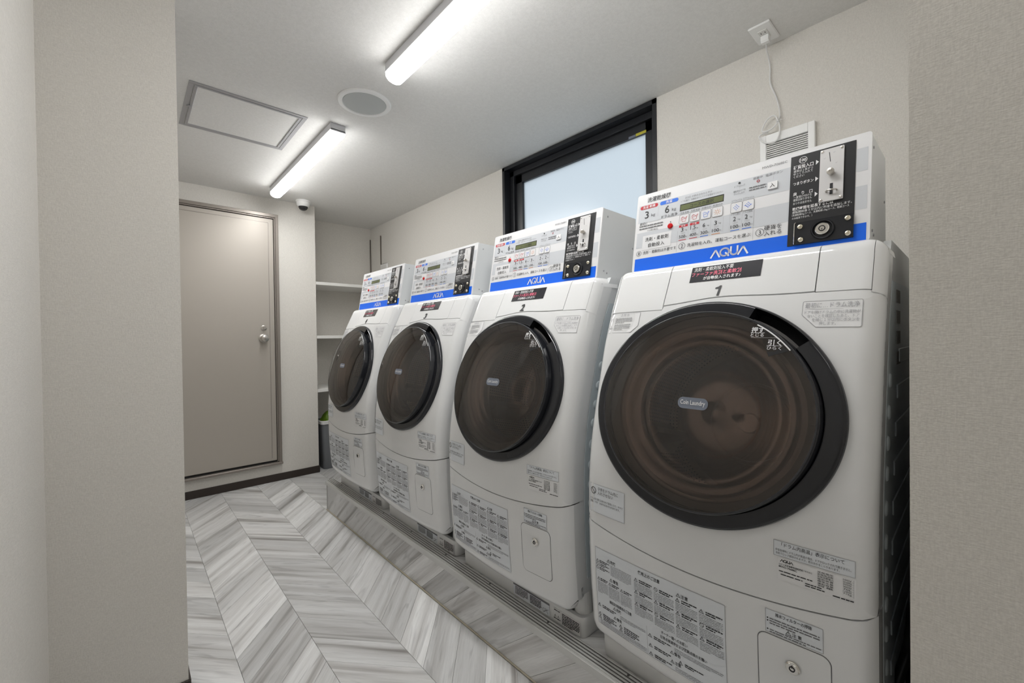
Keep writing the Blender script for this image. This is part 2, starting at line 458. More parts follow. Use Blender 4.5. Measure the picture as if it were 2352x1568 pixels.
# far steel door
door = tag(empty('door_1', (0.5, YF, 0.14)), 'beige steel door in a grey steel frame', kind='structure')
DX0, DX1, DZ0, DZ1 = 0.04, 0.879, 0.174, 2.09
def part(mb, name, mats, par, smooth=False, ang=40):
    return mb.build(name, mats, par, smooth, off=par.location[:] if par.parent is None else root_off(par), ang=ang)
def root_off(o):
    x = Vector((0, 0, 0))
    while o is not None: x += o.location; o = o.parent
    return x[:]
m = MB(); m.rbox(DX0, DX1, YF - 0.020, YF - 0.004, DZ0, DZ1, 0.002); leaf = part(m, 'door_leaf', 'door_paint', door)
FX1 = 0.914
m = MB()
m.rbox(DX1 + 0.012, FX1, YF - 0.036, YF, 0.141, 2.125, 0.002); m.rbox(DX1 + 0.003, DX1 + 0.012, YF - 0.026, YF, 0.165, 2.10, 0.001)
m.rbox(DX0 - 0.04, FX1, YF - 0.037, YF, 2.103, 2.128, 0.002); m.rbox(DX0 - 0.03, DX1 + 0.012, YF - 0.027, YF, 2.094, 2.103, 0.001)
m.rbox(DX0 - 0.04, DX0 - 0.012, YF - 0.036, YF, 0.141, 2.125, 0.002)
part(m, 'door_frame', 'frame_paint', door)
m = MB(); m.rbox(DX0 - 0.04, FX1 + 0.004, YF - 0.045, YF, 0.141, 0.158, 0.002); part(m, 'threshold', 'frame_paint', door)
m = MB(); m.box(DX0 - 0.012, DX1 + 0.003, YF - 0.006, YF - 0.001, 0.158, 2.096); part(m, 'door_gasket', 'rubber_dark', door)
m = MB(); m.box(DX1 - 0.036, DX1 - 0.033, YF - 0.0215, YF - 0.0195, DZ0 + 0.02, DZ1 - 0.03); m.box(DX0 + 0.02, DX1 - 0.033, YF - 0.0215, YF - 0.0195, DZ1 - 0.033, DZ1 - 0.03)
part(m, 'edge_seam', 'frame_paint', door)
m = MB(); m.lathe([(0.034, 0), (0.034, 0.006), (0.016, 0.009), (0.014, 0.028), (0.026, 0.036), (0.029, 0.048), (0.026, 0.058), (0.012, 0.062), (0, 0.062)], (0.80, YF - 0.020, 1.147), (0, -1, 0), n=28)
knob = part(m, 'door_knob', 'steel_satin', door, True)
m = MB(); m.lathe([(0.021, 0), (0.021, 0.005), (0.014, 0.007), (0.012, 0.010), (0, 0.010)], (0.802, YF - 0.020, 1.228), (0, -1, 0), n=24); m.rbox(0.798, 0.806, YF - 0.045, YF - 0.028, 1.216, 1.240, 0.002)
part(m, 'thumb_turn', 'steel_satin', door, True)

# window in the right wall
win = tag(empty('window_1', (XR, (WY0 + WY1) / 2, WZ0)), 'black framed frosted window above machine 2', kind='structure')
m = MB(); D0, D1 = XR - 0.004, XR + 0.12
m.box(D0, D1, WY0, WY0 + 0.022, WZ0, CEIL - 0.002); m.box(D0, D1, WY1 - 0.022, WY1, WZ0, CEIL - 0.002)
m.box(D0, D1, WY0, WY1, CEIL - 0.024, CEIL - 0.002); m.box(D0, D1, WY0, WY1, WZ0, WZ0 + 0.022)
part(m, 'reveal', 'window_black', win)
m = MB(); a0, a1 = XR + 0.045, XR + 0.10
y0, y1, z0, z1 = WY0 + 0.022, WY1 - 0.022, WZ0 + 0.022, CEIL - 0.024
for b, x0 in ((0.034, a0), (0.085, a0 + 0.02)):
    m.rbox(x0, a1, y0, y0 + b * 0.9, z0, z1, 0.002); m.rbox(x0, a1, y1 - b * 1.15, y1, z0, z1, 0.002)
    m.rbox(x0, a1, y0, y1, z1 - b, z1, 0.002); m.rbox(x0, a1, y0, y1, z0, z0 + b, 0.002)
part(m, 'sash', 'window_black', win)
m = MB(); m.box(a0 + 0.038, a0 + 0.044, y0 + 0.05, y1 - 0.06, z0 + 0.05, z1 - 0.05); part(m, 'pane', 'frosted_glass', win)
m = MB(); m.box(a0 + 0.0185, a0 + 0.0200, 1.122, 1.180, 2.150, 2.163); part(m, 'sash_sticker', 'sticker_yellow', win)
m = MB(); m.box(a0 + 0.0185, a0 + 0.0200, 1.182, 1.222, 2.150, 2.161); part(m, 'maker_tag', 'badge_grey', win)

# ------------------------------------------------------------------ ceiling fittings
def batten(y0, y1, label, xc=0.842, lamp='lamp_diffuser'):
    w = 0.0385
    r = tag(empty('batten_light', (xc, (y0 + y1) / 2, CEIL)), label, 'ceiling light', 'ceiling batten lights')
    m = MB(); m.rbox(xc - w, xc + w, y0, y1, CEIL - 0.036, CEIL, 0.002); part(m, 'housing', 'lamp_housing', r)
    prof = [(xc - w + 0.001, CEIL - 0.036), (xc - w + 0.001, CEIL - 0.046)]
    for i in range(1, 12):
        a = math.pi * i / 12
        prof.append((xc - (w - 0.001) * math.cos(a), CEIL - 0.046 - 0.026 * math.sin(a)))
    prof += [(xc + w - 0.001, CEIL - 0.046), (xc + w - 0.001, CEIL - 0.036)]
    m = MB(); m.prism(prof, 'y', y0 + 0.002, y1 - 0.002); part(m, 'diffuser', lamp, r, True, 30)
    for yy in (y0, y1):
        m = MB(); s = 1 if yy == y0 else -1
        m.box(xc - w, xc + w, min(yy, yy + s * 0.002), max(yy, yy + s * 0.002), CEIL - 0.040, CEIL - 0.030); part(m, 'end_cap', 'lamp_housing', r)
batten(2.262, 3.515, 'long white batten light on ceiling between hatch and far wall')
batten(-1.45, -0.20, 'long white batten light on corridor ceiling outside the laundry', 0.39, 'lamp_diffuser_dim')
batten(0.385, 1.636, 'long white batten light on ceiling between speaker and near wall')

h = tag(empty('ceiling_hatch', (0.461, 2.54, CEIL)), 'square access hatch with grey metal frame in ceiling', 'hatch')
hx0, hx1, hy0, hy1 = 0.220, 0.704, 2.293, 2.787
m = MB(); t = 0.020
for (a, b, c, d) in ((hx0, hx1, hy0, hy0 + t), (hx0, hx1, hy1 - t, hy1), (hx0, hx0 + t, hy0 + t, hy1 - t), (hx1 - t, hx1, hy0 + t, hy1 - t)):
    m.rbox(a, b, c, d, CEIL - 0.003, CEIL, 0.001)
part(m, 'outer_frame', 'hatch_frame', h)
m = MB(); g0 = 0.0225; t = 0.012
ix0, ix1, iy0, iy1 = hx0 + g0, hx1 - g0, hy0 + g0, hy1 - g0
for (a, b, c, d) in ((ix0, ix1, iy0, iy0 + t), (ix0, ix1, iy1 - t, iy1), (ix0, ix0 + t, iy0 + t, iy1 - t), (ix1 - t, ix1, iy0 + t, iy1 - t)):
    m.rbox(a, b, c, d, CEIL - 0.004, CEIL, 0.001)
part(m, 'inner_frame', 'hatch_frame', h)
m = MB(); m.box(ix0 + t, ix1 - t, iy0 + t, iy1 - t, CEIL - 0.0015, CEIL); part(m, 'hatch_panel', 'ceiling_paper', h)
m = MB(); m.lathe([(0.010, 0), (0.010, 0.004), (0, 0.005)], (hx0 + 0.021, 2.54, CEIL - 0.003), (0, 0, -1), n=16); part(m, 'latch', 'hatch_frame', h)

s = tag(empty('ceiling_speaker', (0.863, 1.974, CEIL)), 'round ceiling speaker with grey mesh grille', 'speaker')
m = MB(); m.lathe([(0.122, 0), (0.122, 0.004), (0.118, 0.008), (0.102, 0.009), (0.099, 0.005)], (0.863, 1.974, CEIL), (0, 0, -1), n=64); part(m, 'bezel', 'white_paint', s, True)
m = MB(); m.lathe([(0.099, 0.005), (0.097, 0.007), (0.06, 0.0085), (0, 0.009)], (0.863, 1.974, CEIL), (0, 0, -1), n=64); part(m, 'grille', 'speaker_mesh', s, True)

c = tag(empty('security_camera', (1.085, 3.70, CEIL)), 'small white dome security camera on ceiling by far wall', 'camera')
m = MB(); m.lathe([(0.054, 0), (0.054, 0.012), (0.050, 0.014), (0.048, 0.034), (0.040, 0.046), (0.031, 0.049)], (1.085, 3.70, CEIL), (0, 0, -1), n=40); part(m, 'housing', 'white_paint', c, True, 35)
m = MB(); m.lathe([(0.036, 0.040), (0.035, 0.055), (0.028, 0.068), (0.016, 0.076), (0, 0.079)], (1.085, 3.70, CEIL), (0, 0, -1), n=32); part(m, 'dome', 'dome_dark', c, True)

# outlet, plug and cord on the ceiling above machine 1
o = tag(empty('ceiling_outlet', (1.784, 0.539, CEIL)), 'white double power outlet plate on ceiling', 'outlet')
m = MB(); m.rbox(1.722, 1.846, 0.503, 0.575, CEIL - 0.008, CEIL, 0.003); part(m, 'plate', 'white_paint', o)
m = MB(); m.rbox(1.757, 1.811, 0.523, 0.553, CEIL - 0.0105, CEIL - 0.007, 0.001); ins = part(m, 'socket_insert', 'shelf_white', o)
for dx in (1.772, 1.797):
    for dy in (-0.0065, 0.0065):
        m = MB(); m.box(dx - 0.0035, dx + 0.0035, 0.538 + dy - 0.001, 0.538 + dy + 0.001, CEIL - 0.0112, CEIL - 0.0100); part(m, 'slot', 'vent_dark', o)
cd = tag(empty('power_cord', (1.80, 0.538, CEIL - 0.04)), 'white power cord with plug hanging in loops beside vent', 'cord')
m = MB()
m.prism([(1.786, CEIL - 0.0115), (1.810, CEIL - 0.0115), (1.812, CEIL - 0.030), (1.806, CEIL - 0.036), (1.790, CEIL - 0.036), (1.785, CEIL - 0.030)], 'y', 0.525, 0.551)
part(m, 'plug', 'white_paint', cd)
def spline(P, n=10):
    P = [Vector(p) for p in P]; out = []
    for i in range(len(P) - 1):
        p0, p1, p2, p3 = P[max(i - 1, 0)], P[i], P[i + 1], P[min(i + 2, len(P) - 1)]
        for k in range(n):
            t = k / n
            out.append(0.5 * ((2 * p1) + (p2 - p0) * t + (2 * p0 - 5 * p1 + 4 * p2 - p3) * t * t + (3 * p1 - p0 - 3 * p2 + p3) * t ** 3))
    return out + [P[-1]]
xw = XR - 0.008
pts = [(1.806, 0.538, CEIL - 0.03), (1.835, 0.545, CEIL - 0.045), (1.866, 0.549, CEIL - 0.055), (xw, 0.546, 2.166), (xw, 0.546, 2.107), (xw, 0.523, 2.035), (xw - 0.004, 0.514, 1.965),
       (xw - 0.014, 0.535, 1.925), (xw - 0.014, 0.571, 1.925), (xw - 0.012, 0.557, 1.962), (xw - 0.012, 0.530, 1.972), (xw - 0.014, 0.513, 1.935), (xw - 0.016, 0.512, 1.893), (xw - 0.016, 0.530, 1.868), (xw - 0.016, 0.565, 1.880), (xw - 0.016, 0.582, 1.905), (xw - 0.012, 0.570, 1.916), (xw - 0.004, 0.553, 1.917)]
m = MB(); m.tube(spline(pts, 8), 0.0027, 8); part(m, 'cable', 'cord_white', cd, True)
m = MB(); m.tube(spline([(xw - 0.010, 0.505, 1.950), (xw - 0.003, 0.514, 1.955), (xw - 0.012, 0.522, 1.948), (xw - 0.018, 0.514, 1.943), (xw - 0.010, 0.505, 1.950)], 5), 0.0013, 6); part(m, 'twist_tie', 'cord_white', cd, True)

v = tag(empty('vent_grille', (XR, 0.49, 1.73)), 'white louvred vent grille on wall behind machine 1', 'vent')
vy0, vy1, vz0, vz1 = 0.400, 0.582, 1.726, 1.908
m = MB(); b = 0.022; xf = XR - 0.016
for (a, b_, c_, d_) in ((vy0, vy0 + b, vz0, vz1), (vy1 - b, vy1, vz0, vz1), (vy0 + b, vy1 - b, vz1 - 0.034, vz1), (vy0 + b, vy1 - b, vz0, vz0 + 0.02)):
    m.rbox(xf, XR, a, b_, c_, d_, 0.002)
part(m, 'frame', 'white_paint', v)
m = MB(); m.box(XR - 0.003, XR - 0.001, vy0 + b, vy1 - b, vz0 + 0.02, vz1 - 0.034); part(m, 'backing', 'vent_dark', v)
SL = MB(); SL.box(-0.010, 0.0, -(vy1 - vy0) / 2 + b, (vy1 - vy0) / 2 - b, -0.0016, 0.0016); slm = SL.mesh('slat', 'white_paint')
for i in range(16):
    link('slat', slm, v, (-0.003, 0.491 - 0.49, vz0 + 0.0245 + i * 0.0078 - 1.73))

# ------------------------------------------------------------------ niche: shelves, rails, plate, bin
for zt, nm in ((1.626, 'top'), (1.165, 'middle'), (0.705, 'bottom')):
    m = MB(); m.rbox(PILX + 0.001, XR - 0.012, 3.80, YN - 0.002, zt - 0.026, zt, 0.002)
    sh = m.build('wall_shelf', 'shelf_white'); tag(sh, 'white %s shelf in the wall niche' % nm, 'shelf', 'shelves in the niche')
for yy, zb, lb in ((YN - 0.006, 0.5, 'slim grey shelf rail in niche corner'), (3.98, 1.865, 'slim grey shelf rail ending above the small wall plate')):
    r = tag(empty('shelf_rail', (XR, yy, zb)), lb, 'shelf rail', 'shelf rails')
    m = MB(); m.box(XR - 0.010, XR, yy - 0.004, yy - 0.0015, zb, 2.15); m.box(XR - 0.010, XR, yy + 0.0015, yy + 0.004, zb, 2.15); m.box(XR - 0.003, XR, yy - 0.004, yy + 0.004, zb, 2.15)
    part(m, 'channel', 'frame_paint', r)
p = tag(empty('wall_plate', (XR, 3.90, 1.79)), 'small white wall control plate near the niche shelf rail', 'wall plate')
m = MB(); m.rbox(XR - 0.012, XR, 3.835, 3.972, 1.745, 1.862, 0.003); part(m, 'cover', 'white_paint', p)
m = MB(); m.rbox(XR - 0.0145, XR - 0.012, 3.85, 3.957, 1.757, 1.850, 0.001); part(m, 'flap', 'shelf_white', p)
m = MB(); m.box(XR - 0.0125, XR - 0.0118, 3.835, 3.972, 1.8625, 1.8650); part(m, 'top_edge', 'frame_paint', p)

bn = tag(empty('waste_bin', (1.345, 3.93, 0)), 'grey waste bin with pale rim in the niche', 'bin')
def rrect(cx, cy, hx, hy, r, n=6):
    out = []
    for sx, sy, a0 in ((1, 1, 0), (-1, 1, 90), (-1, -1, 180), (1, -1, 270)):
        for i in range(n + 1):
            a = math.radians(a0 + 90 * i / n); out.append((cx + sx * (hx - r) + r * math.cos(a), cy + sy * (hy - r) + r * math.sin(a)))
    return out
m = MB()
lo = [(x, y, 0.0) for x, y in rrect(1.345, 3.93, 0.085, 0.10, 0.03)]; md = [(x, y, 0.012) for x, y in rrect(1.345, 3.93, 0.09, 0.105, 0.03)]; hi = [(x, y, 0.415) for x, y in rrect(1.345, 3.93, 0.105, 0.122, 0.03)]
hi2 = [(x, y, 0.413) for x, y in rrect(1.345, 3.93, 0.101, 0.118, 0.03)]; lo2 = [(x, y, 0.02) for x, y in rrect(1.345, 3.93, 0.082, 0.098, 0.03)]
m.grid([lo, md, hi, hi2, lo2], wrap=True, flip=False); n = len(lo); m.raw(lo, [tuple(range(n))[::-1]]); m.raw(lo2, [tuple(range(n))])
part(m, 'tub', 'bin_grey', bn, True)
m = MB(); q = lambda hx, hy, z: [(x, y, z) for x, y in rrect(1.345, 3.93, hx, hy, 0.032)]
m.grid([q(0.106, 0.123, 0.395), q(0.112, 0.129, 0.396), q(0.113, 0.130, 0.422), q(0.108, 0.125, 0.426), q(0.102, 0.119, 0.422), q(0.101, 0.118, 0.40)], wrap=True); part(m, 'rim', 'bin_rim', bn, True)
bg = MB()   # crumpled green bag lying in the bin's mouth
rows = []
for j in range(9):
    t = j / 8; row = []
    for i in range(28):
        a = 2 * math.pi * i / 28; k = 1 + 0.10 * math.sin(5 * a + 3 * t) + 0.06 * math.sin(9 * a + 7 * t)
        R = (1 - t) ** 0.55 if t < 1 else 0
        row.append((1.345 + 0.086 * R * k * math.cos(a), 3.93 + 0.10 * R * k * math.sin(a), 0.385 + 0.115 * t + 0.008 * math.sin(4 * a) * (1 - t)))
    rows.append(row)
bg.grid(rows, wrap=True)
tag(bg.build('rubbish_bag', 'green_bag', None, True), 'crumpled green bag bulging out of the waste bin', 'bag')

# ------------------------------------------------------------------ flat print: 2D shapes mapped onto surfaces
_tc = {}
def text2d(s, bold=0.0):
    k = (s, bold)
    if k not in _tc:
        c = bpy.data.curves.new('t', 'FONT'); c.body = s; c.resolution_u = 2; c.offset = bold
        o = bpy.data.objects.new('t', c); COL.objects.link(o)
        dg = bpy.context.evaluated_depsgraph_get(); e = o.evaluated_get(dg); me = e.to_mesh()
        V = np.array([v.co[:2] for v in me.vertices]) if len(me.vertices) else np.zeros((1, 2))
        F = [tuple(p.vertices) for p in me.polygons]; e.to_mesh_clear()
        bpy.data.objects.remove(o); bpy.data.curves.remove(c)
        _tc[k] = (V, F)
    return _tc[k]
class Deco:
    def __init__(self, fmap, rnd=3): self.mb = MB(); self.map = fmap; self.rng = random.Random(rnd)
    def put(self, V, F, mi, h): self.mb.raw([self.map(a, b, h) for a, b in V], F, mi)
    def text(self, s, u, v, hgt, mi=0, w=None, al='c', bold=0.0, shear=0.0, h=0.0012):
        V, F = text2d(s, bold); V = V.copy()
        sc = hgt / 0.86 if any(ord(ch) > 0x2000 for ch in s) else hgt / 0.73
        lo, hi = V.min(0), V.max(0); sx = sc
        if w: sx = w / max(hi[0] - lo[0], 1e-6)
        V[:, 0] = (V[:, 0] - (lo[0] if al == 'l' else (lo[0] + hi[0]) / 2 if al == 'c' else hi[0])) * sx
        V[:, 1] = (V[:, 1] - (lo[1] + hi[1]) / 2) * sc
        V[:, 0] += V[:, 1] * shear
        self.put([(u + a, v + b) for a, b in V], F, mi, h)
    def rect(self, u0, u1, v0, v1, mi=0, h=0.0006, nu=1, nv=1):
        V = [(u0 + (u1 - u0) * i / nu, v0 + (v1 - v0) * j / nv) for j in range(nv + 1) for i in range(nu + 1)]
        F = [(j * (nu + 1) + i, j * (nu + 1) + i + 1, (j + 1) * (nu + 1) + i + 1, (j + 1) * (nu + 1) + i) for j in range(nv) for i in range(nu)]
        self.put(V, F, mi, h)
    def poly(self, P, mi=0, h=0.0006): self.put(P, [tuple(range(len(P)))], mi, h)
    def stroke(self, P, w, mi=0, h=0.0012, closed=False, sub=None):
        if closed: P = list(P) + [P[0]]
        for (a, b), (c, d) in zip(P[:-1], P[1:]):
            L = math.hypot(c - a, d - b)
            if L < 1e-9: continue
            n = max(1, int(L / sub)) if sub else 1
            nx, ny = -(d - b) / L * w / 2, (c - a) / L * w / 2
            ex, ey = (c - a) / L * w * 0.4, (d - b) / L * w * 0.4
            a_, b_, c_, d_ = a - ex, b - ey, c + ex, d + ey
            V = []
            for i in range(n + 1):
                t = i / n; x, y = a_ + (c_ - a_) * t, b_ + (d_ - b_) * t
                V += [(x - nx, y - ny), (x + nx, y + ny)]
            self.put(V, [(2 * i, 2 * i + 2, 2 * i + 3, 2 * i + 1) for i in range(n)], mi, h)
    def rr(self, u0, u1, v0, v1, r, n=5): return rrect((u0 + u1) / 2, (v0 + v1) / 2, (u1 - u0) / 2, (v1 - v0) / 2, r, n)
    def ring(self, u, v, r, w, mi=0, h=0.0012, n=28):
        P = [(u + r * math.cos(2 * math.pi * i / n), v + r * math.sin(2 * math.pi * i / n)) for i in range(n)]; self.stroke(P, w, mi, h, True)
    def disc(self, u, v, r, mi=0, h=0.0012, n=20, ey=1.0):
        self.poly([(u + r * math.cos(2 * math.pi * i / n), v + ey * r * math.sin(2 * math.pi * i / n)) for i in range(n)], mi, h)
    def dashes(self, u0, u1, v, hgt, mi=0, h=0.0012, mx=0.012):
        u = u0
        while u < u1 - 0.001:
            L = min(self.rng.uniform(0.003, mx), u1 - u); self.rect(u, u + L, v - hgt / 2, v + hgt / 2, mi, h); u += L + self.rng.uniform(0.0006, 0.0018)
    def rows(self, u0, u1, vtop, n, pitch, hgt, mi=0, h=0.0012):
        for i in range(n): self.dashes(u0, u1 if i < n - 1 else u0 + (u1 - u0) * self.rng.uniform(0.4, 0.9), vtop - i * pitch, hgt, mi, h)
    def warn(self, u, v, s, mi=0, h=0.0012):
        self.stroke([(u - s * .55, v - s * .45), (u + s * .55, v - s * .45), (u, v + s * .5)], s * .11, mi, h, True); self.rect(u - s * .05, u + s * .05, v - s * .1, v + s * .22, mi, h); self.rect(u - s * .05, u + s * .05, v - s * .3, v - s * .2, mi, h)
    def ban(self, u, v, s, mi=0, h=0.0012):
        self.ring(u, v, s * .5, s * .1, mi, h, 18); self.stroke([(u - s * .33, v + s * .33), (u + s * .33, v - s * .33)], s * .1, mi, h)
    def logo(self, u, v, w, mi=0, h=0.0012):
        """the brand letters: two barless As, a Q and a U"""
        k = w / 4.05; H = k * 1.0; t = k * 0.19
        x = u - w / 2
        A = lambda x0: self.stroke([(x0, v - H / 2), (x0 + k * .47, v + H / 2 - t), (x0 + k * .56, v + H / 2 - t), (x0 + k * .98, v - H / 2)], t, mi, h)
        A(x)
        cx = x + k * 1.55
        P = [(cx + .49 * k * math.cos(2 * math.pi * i / 24), v + .46 * H * math.sin(2 * math.pi * i / 24)) for i in range(24)]; self.stroke(P, t, mi, h, True)
        self.stroke([(cx + .12 * k, v - .12 * H), (cx + .46 * k, v - .48 * H)], t, mi, h)
        ux = x + k * 2.25
        self.stroke([(ux, v + .5 * H), (ux, v - .12 * H)] + [(ux + .36 * k - .36 * k * math.cos(math.pi * i / 10), v - .12 * H - .34 * H * math.sin(math.pi * i / 10)) for i in range(1, 10)] + [(ux + .72 * k, v - .12 * H), (ux + .72 * k, v + .5 * H)], t, mi, h)
        A(x + k * 3.07)

# ------------------------------------------------------------------ washer dryer: curved front surface
BASE = (1.30, 0.0, 0.192)           # prototype's origin, subtracted from its mesh coordinates
HW, RC = 0.317, 0.036
_P = [(1.05, .292), (1.015, .288), (.986, .294), (.972, .312), (.968, .36), (.960, .45), (.957, .53), (.955, .64), (.957, .73), (.966, .81), (.980, .88), (.998, .95), (1.017, 1.02), (1.036, 1.094), (1.056, 1.15), (1.0775, 1.206), (1.0895, 1.232), (1.1015, 1.258), (1.1130, 1.283), (1.1215, 1.302), (1.1265, 1.3115), (1.1345, 1.3205), (1.147, 1.3255), (1.18, 1.3265), (1.26, 1.327)]
_p = np.array(_P)
for _ in range(4):
    q = np.empty((2 * len(_p), 2)); q[0] = _p[0]; q[-1] = _p[-1]
    q[1:-1:2] = .75 * _p[:-1] + .25 * _p[1:]; q[2:-1:2] = .25 * _p[:-1] + .75 * _p[1:]; _p = q
_s = np.concatenate([[0], np.cumsum(np.hypot(*np.diff(_p, axis=0).T))])
_i0 = int(_p[:, 1].argmin())
_i1 = int(np.argmax(_p[:, 1] > 1.323))
def s_of_z(z): return float(np.interp(z, _p[_i0:_i1, 1], _s[_i0:_i1]))
def s_of_x_top(x): return float(np.interp(x, _p[_i1:, 0], _s[_i1:]))
S_FADE0, S_FADE1 = s_of_z(1.02), s_of_z(1.30)
def F(y, s, h=0.0, w=None):
    x = np.interp(s, _s, _p[:, 0]); z = np.interp(s, _s, _p[:, 1])
    e = 0.003; tx = np.interp(s + e, _s, _p[:, 0]) - np.interp(s - e, _s, _p[:, 0]); tz = np.interp(s + e, _s, _p[:, 1]) - np.interp(s - e, _s, _p[:, 1])
    L = math.hypot(tx, tz); nx, nz = -tz / L, tx / L
    yy = abs(y if w is None else w * HW)
    k = yy - (HW - RC); rd = RC - math.sqrt(max(RC * RC - k * k, 0)) if k > 0 else 0.0
    fade = min(1, max(0, (S_FADE1 - s) / (S_FADE1 - S_FADE0)))
    cr = 0.016 * (1 - (yy / HW) ** 2) * fade
    o = h + cr - rd
    return (float(x + nx * o), float(y), float(z + nz * o))
def Fz(u, z, h=0.0): return F(-u, s_of_z(z), h)
def seam(y): return .587 + .034 * (y / .31) ** 2
def topz(y):
    if y >= .135: return 1.197
    if y <= -.205: return 1.2165
    return 1.206 + .011 * (.135 - y) / .34 + .010 * math.exp(-((y + .01) / .10) ** 2)
CYZ, CA, CB = (0.004, .954), .2795, .2515   # door ring: centre and half axes in (y, z)

wd = empty('washer_dryer', BASE)
def wpart(mb, name, mats, par=None, smooth=False, ang=40):
    return mb.build(name, mats, par or wd, smooth, off=BASE, ang=ang)

# upper front panel with the round opening
m = MB()
GAP = .0016
angs = set(2 * math.pi * i / 220 for i in range(220))
for cy, cz in ((HW, topz(.2)), (-HW, topz(-.3)), (HW, seam(HW)), (-HW, seam(-HW)), (.135, topz(.2)), (-.205, topz(-.3))):
    angs.add(math.atan2((cz - CYZ[1]) / CB, (cy - CYZ[0]) / CA) % (2 * math.pi))
angs = sorted(angs)
def inside(y, z): return abs(y) <= HW and seam(y) + GAP <= z <= topz(y) - GAP
rows_ = [[] for _ in range(15)]
for a in angs:
    dy, dz = CA * math.cos(a), CB * math.sin(a); lo, hi = 0.97, 2.5
    for _ in range(40):
        mid = (lo + hi) / 2
        if inside(CYZ[0] + dy * mid, CYZ[1] + dz * mid): lo = mid
        else: hi = mid
    for j in range(15):
        t = (j / 14) ** 0.8; k = 0.985 + (lo - 0.985) * t
        y, z = CYZ[0] + dy * k, CYZ[1] + dz * k
        rows_[j].append(F(y, s_of_z(z), 0.0))
last = rows_[-1]
rows_.append([(p[0] + 0.012, p[1], p[2]) for p in last])
m.grid(rows_, wrap=True)
first = rows_[0]; m.grid([[(p[0] + 0.05, p[1] * 0.97, p[2]) for p in first], first], wrap=True)
S_END = s_of_x_top(1.235)
for sg in (-1, 1):
    # side returns
    zs = np.linspace(seam(HW) + GAP, topz(sg * .3) - GAP, 40)
    A = [F(sg * HW, s_of_z(z)) for z in zs]; B = [(p[0] + .045, p[1], p[2]) for p in A]
    m.grid([A, B], flip=sg < 0)
    # rims beside the top panels
    ss = np.linspace(s_of_z(topz(sg * .3) - GAP * 3), S_END, 30)
    ys = np.linspace(.2975, HW, 10)
    m.grid([[F(sg * y, s) for y in ys] for s in ss], flip=sg > 0)
    A = [F(sg * HW, s) for s in ss]; m.grid([A, [(p[0] + .045, p[1], min(p[2], 1.30)) for p in A]], flip=sg < 0)
wpart(m, 'front_panel', 'white_plastic', smooth=True, ang=50)

def patch(name, y0, y1, z0fun, send, mats='white_plastic', nu=24, ns=26, h=0.0, lip=.012, par=None):
    m = MB(); rows = []
    for j in range(ns + 1):
        rows.append([])
        for i in range(nu + 1):
            y = y0 + (y1 - y0) * i / nu; s0 = s_of_z(z0fun(y)); s1 = send(y) if callable(send) else send
            rows[-1].append((y, s0 + (s1 - s0) * j / ns))
    m.grid([[F(y, s, h) for y, s in r] for r in rows], flip=True)
    def border(pts, flip):
        m.grid([[F(y, s, h) for y, s in pts], [F(y, s, h - lip) for y, s in pts]], flip=flip)
    border(rows[0], False); border([r[0] for r in rows], True); border([r[-1] for r in rows], False); border(rows[-1], True)
    return wpart(m, name, mats, par, True, 35)
patch('detergent_lid', -.2042, .1335, lambda y: topz(y) + GAP, S_END)
patch('corner_panel', .1365, .2965, lambda y: topz(y) + GAP * .4, S_END, h=-.0006)
patch('corner_panel', -.2965, -.2062, lambda y: topz(y) + GAP * .4, S_END, h=-.0004)

# lower panel
m = MB(); ns, nu = 46, 40; rows = []
for j in range(ns + 1):
    row = []
    for i in range(nu + 1):
        w = -1 + 2 * i / nu; w = math.copysign(abs(w) ** 0.8, w)
        y_ = w * HW; s1 = s_of_z(seam(y_) - GAP); s = s1 * (j / ns) ** 1.15
        r = .045; ym = HW if s > r else HW - (r - math.sqrt(max(r * r - (r - s) ** 2, 0)))
        row.append(F(w * ym, s, 0, w))
    rows.append(row)
m.grid(rows, flip=True)
for i_, fl in ((0, True), (nu, False)):
    A = [r[i_] for r in rows]; m.grid([A, [(p[0] + (.045 if p[2] > .36 else .018), p[1], p[2]) for p in A]], flip=fl)
m.grid([rows[-1], [(p[0] + .012, p[1], p[2]) for p in rows[-1]]], flip=True)
m.grid([[(p[0] + .04, p[1], p[2] + .002) for p in rows[0]], rows[0]], flip=True)
wpart(m, 'lower_panel', 'white_plastic', smooth=True, ang=50)

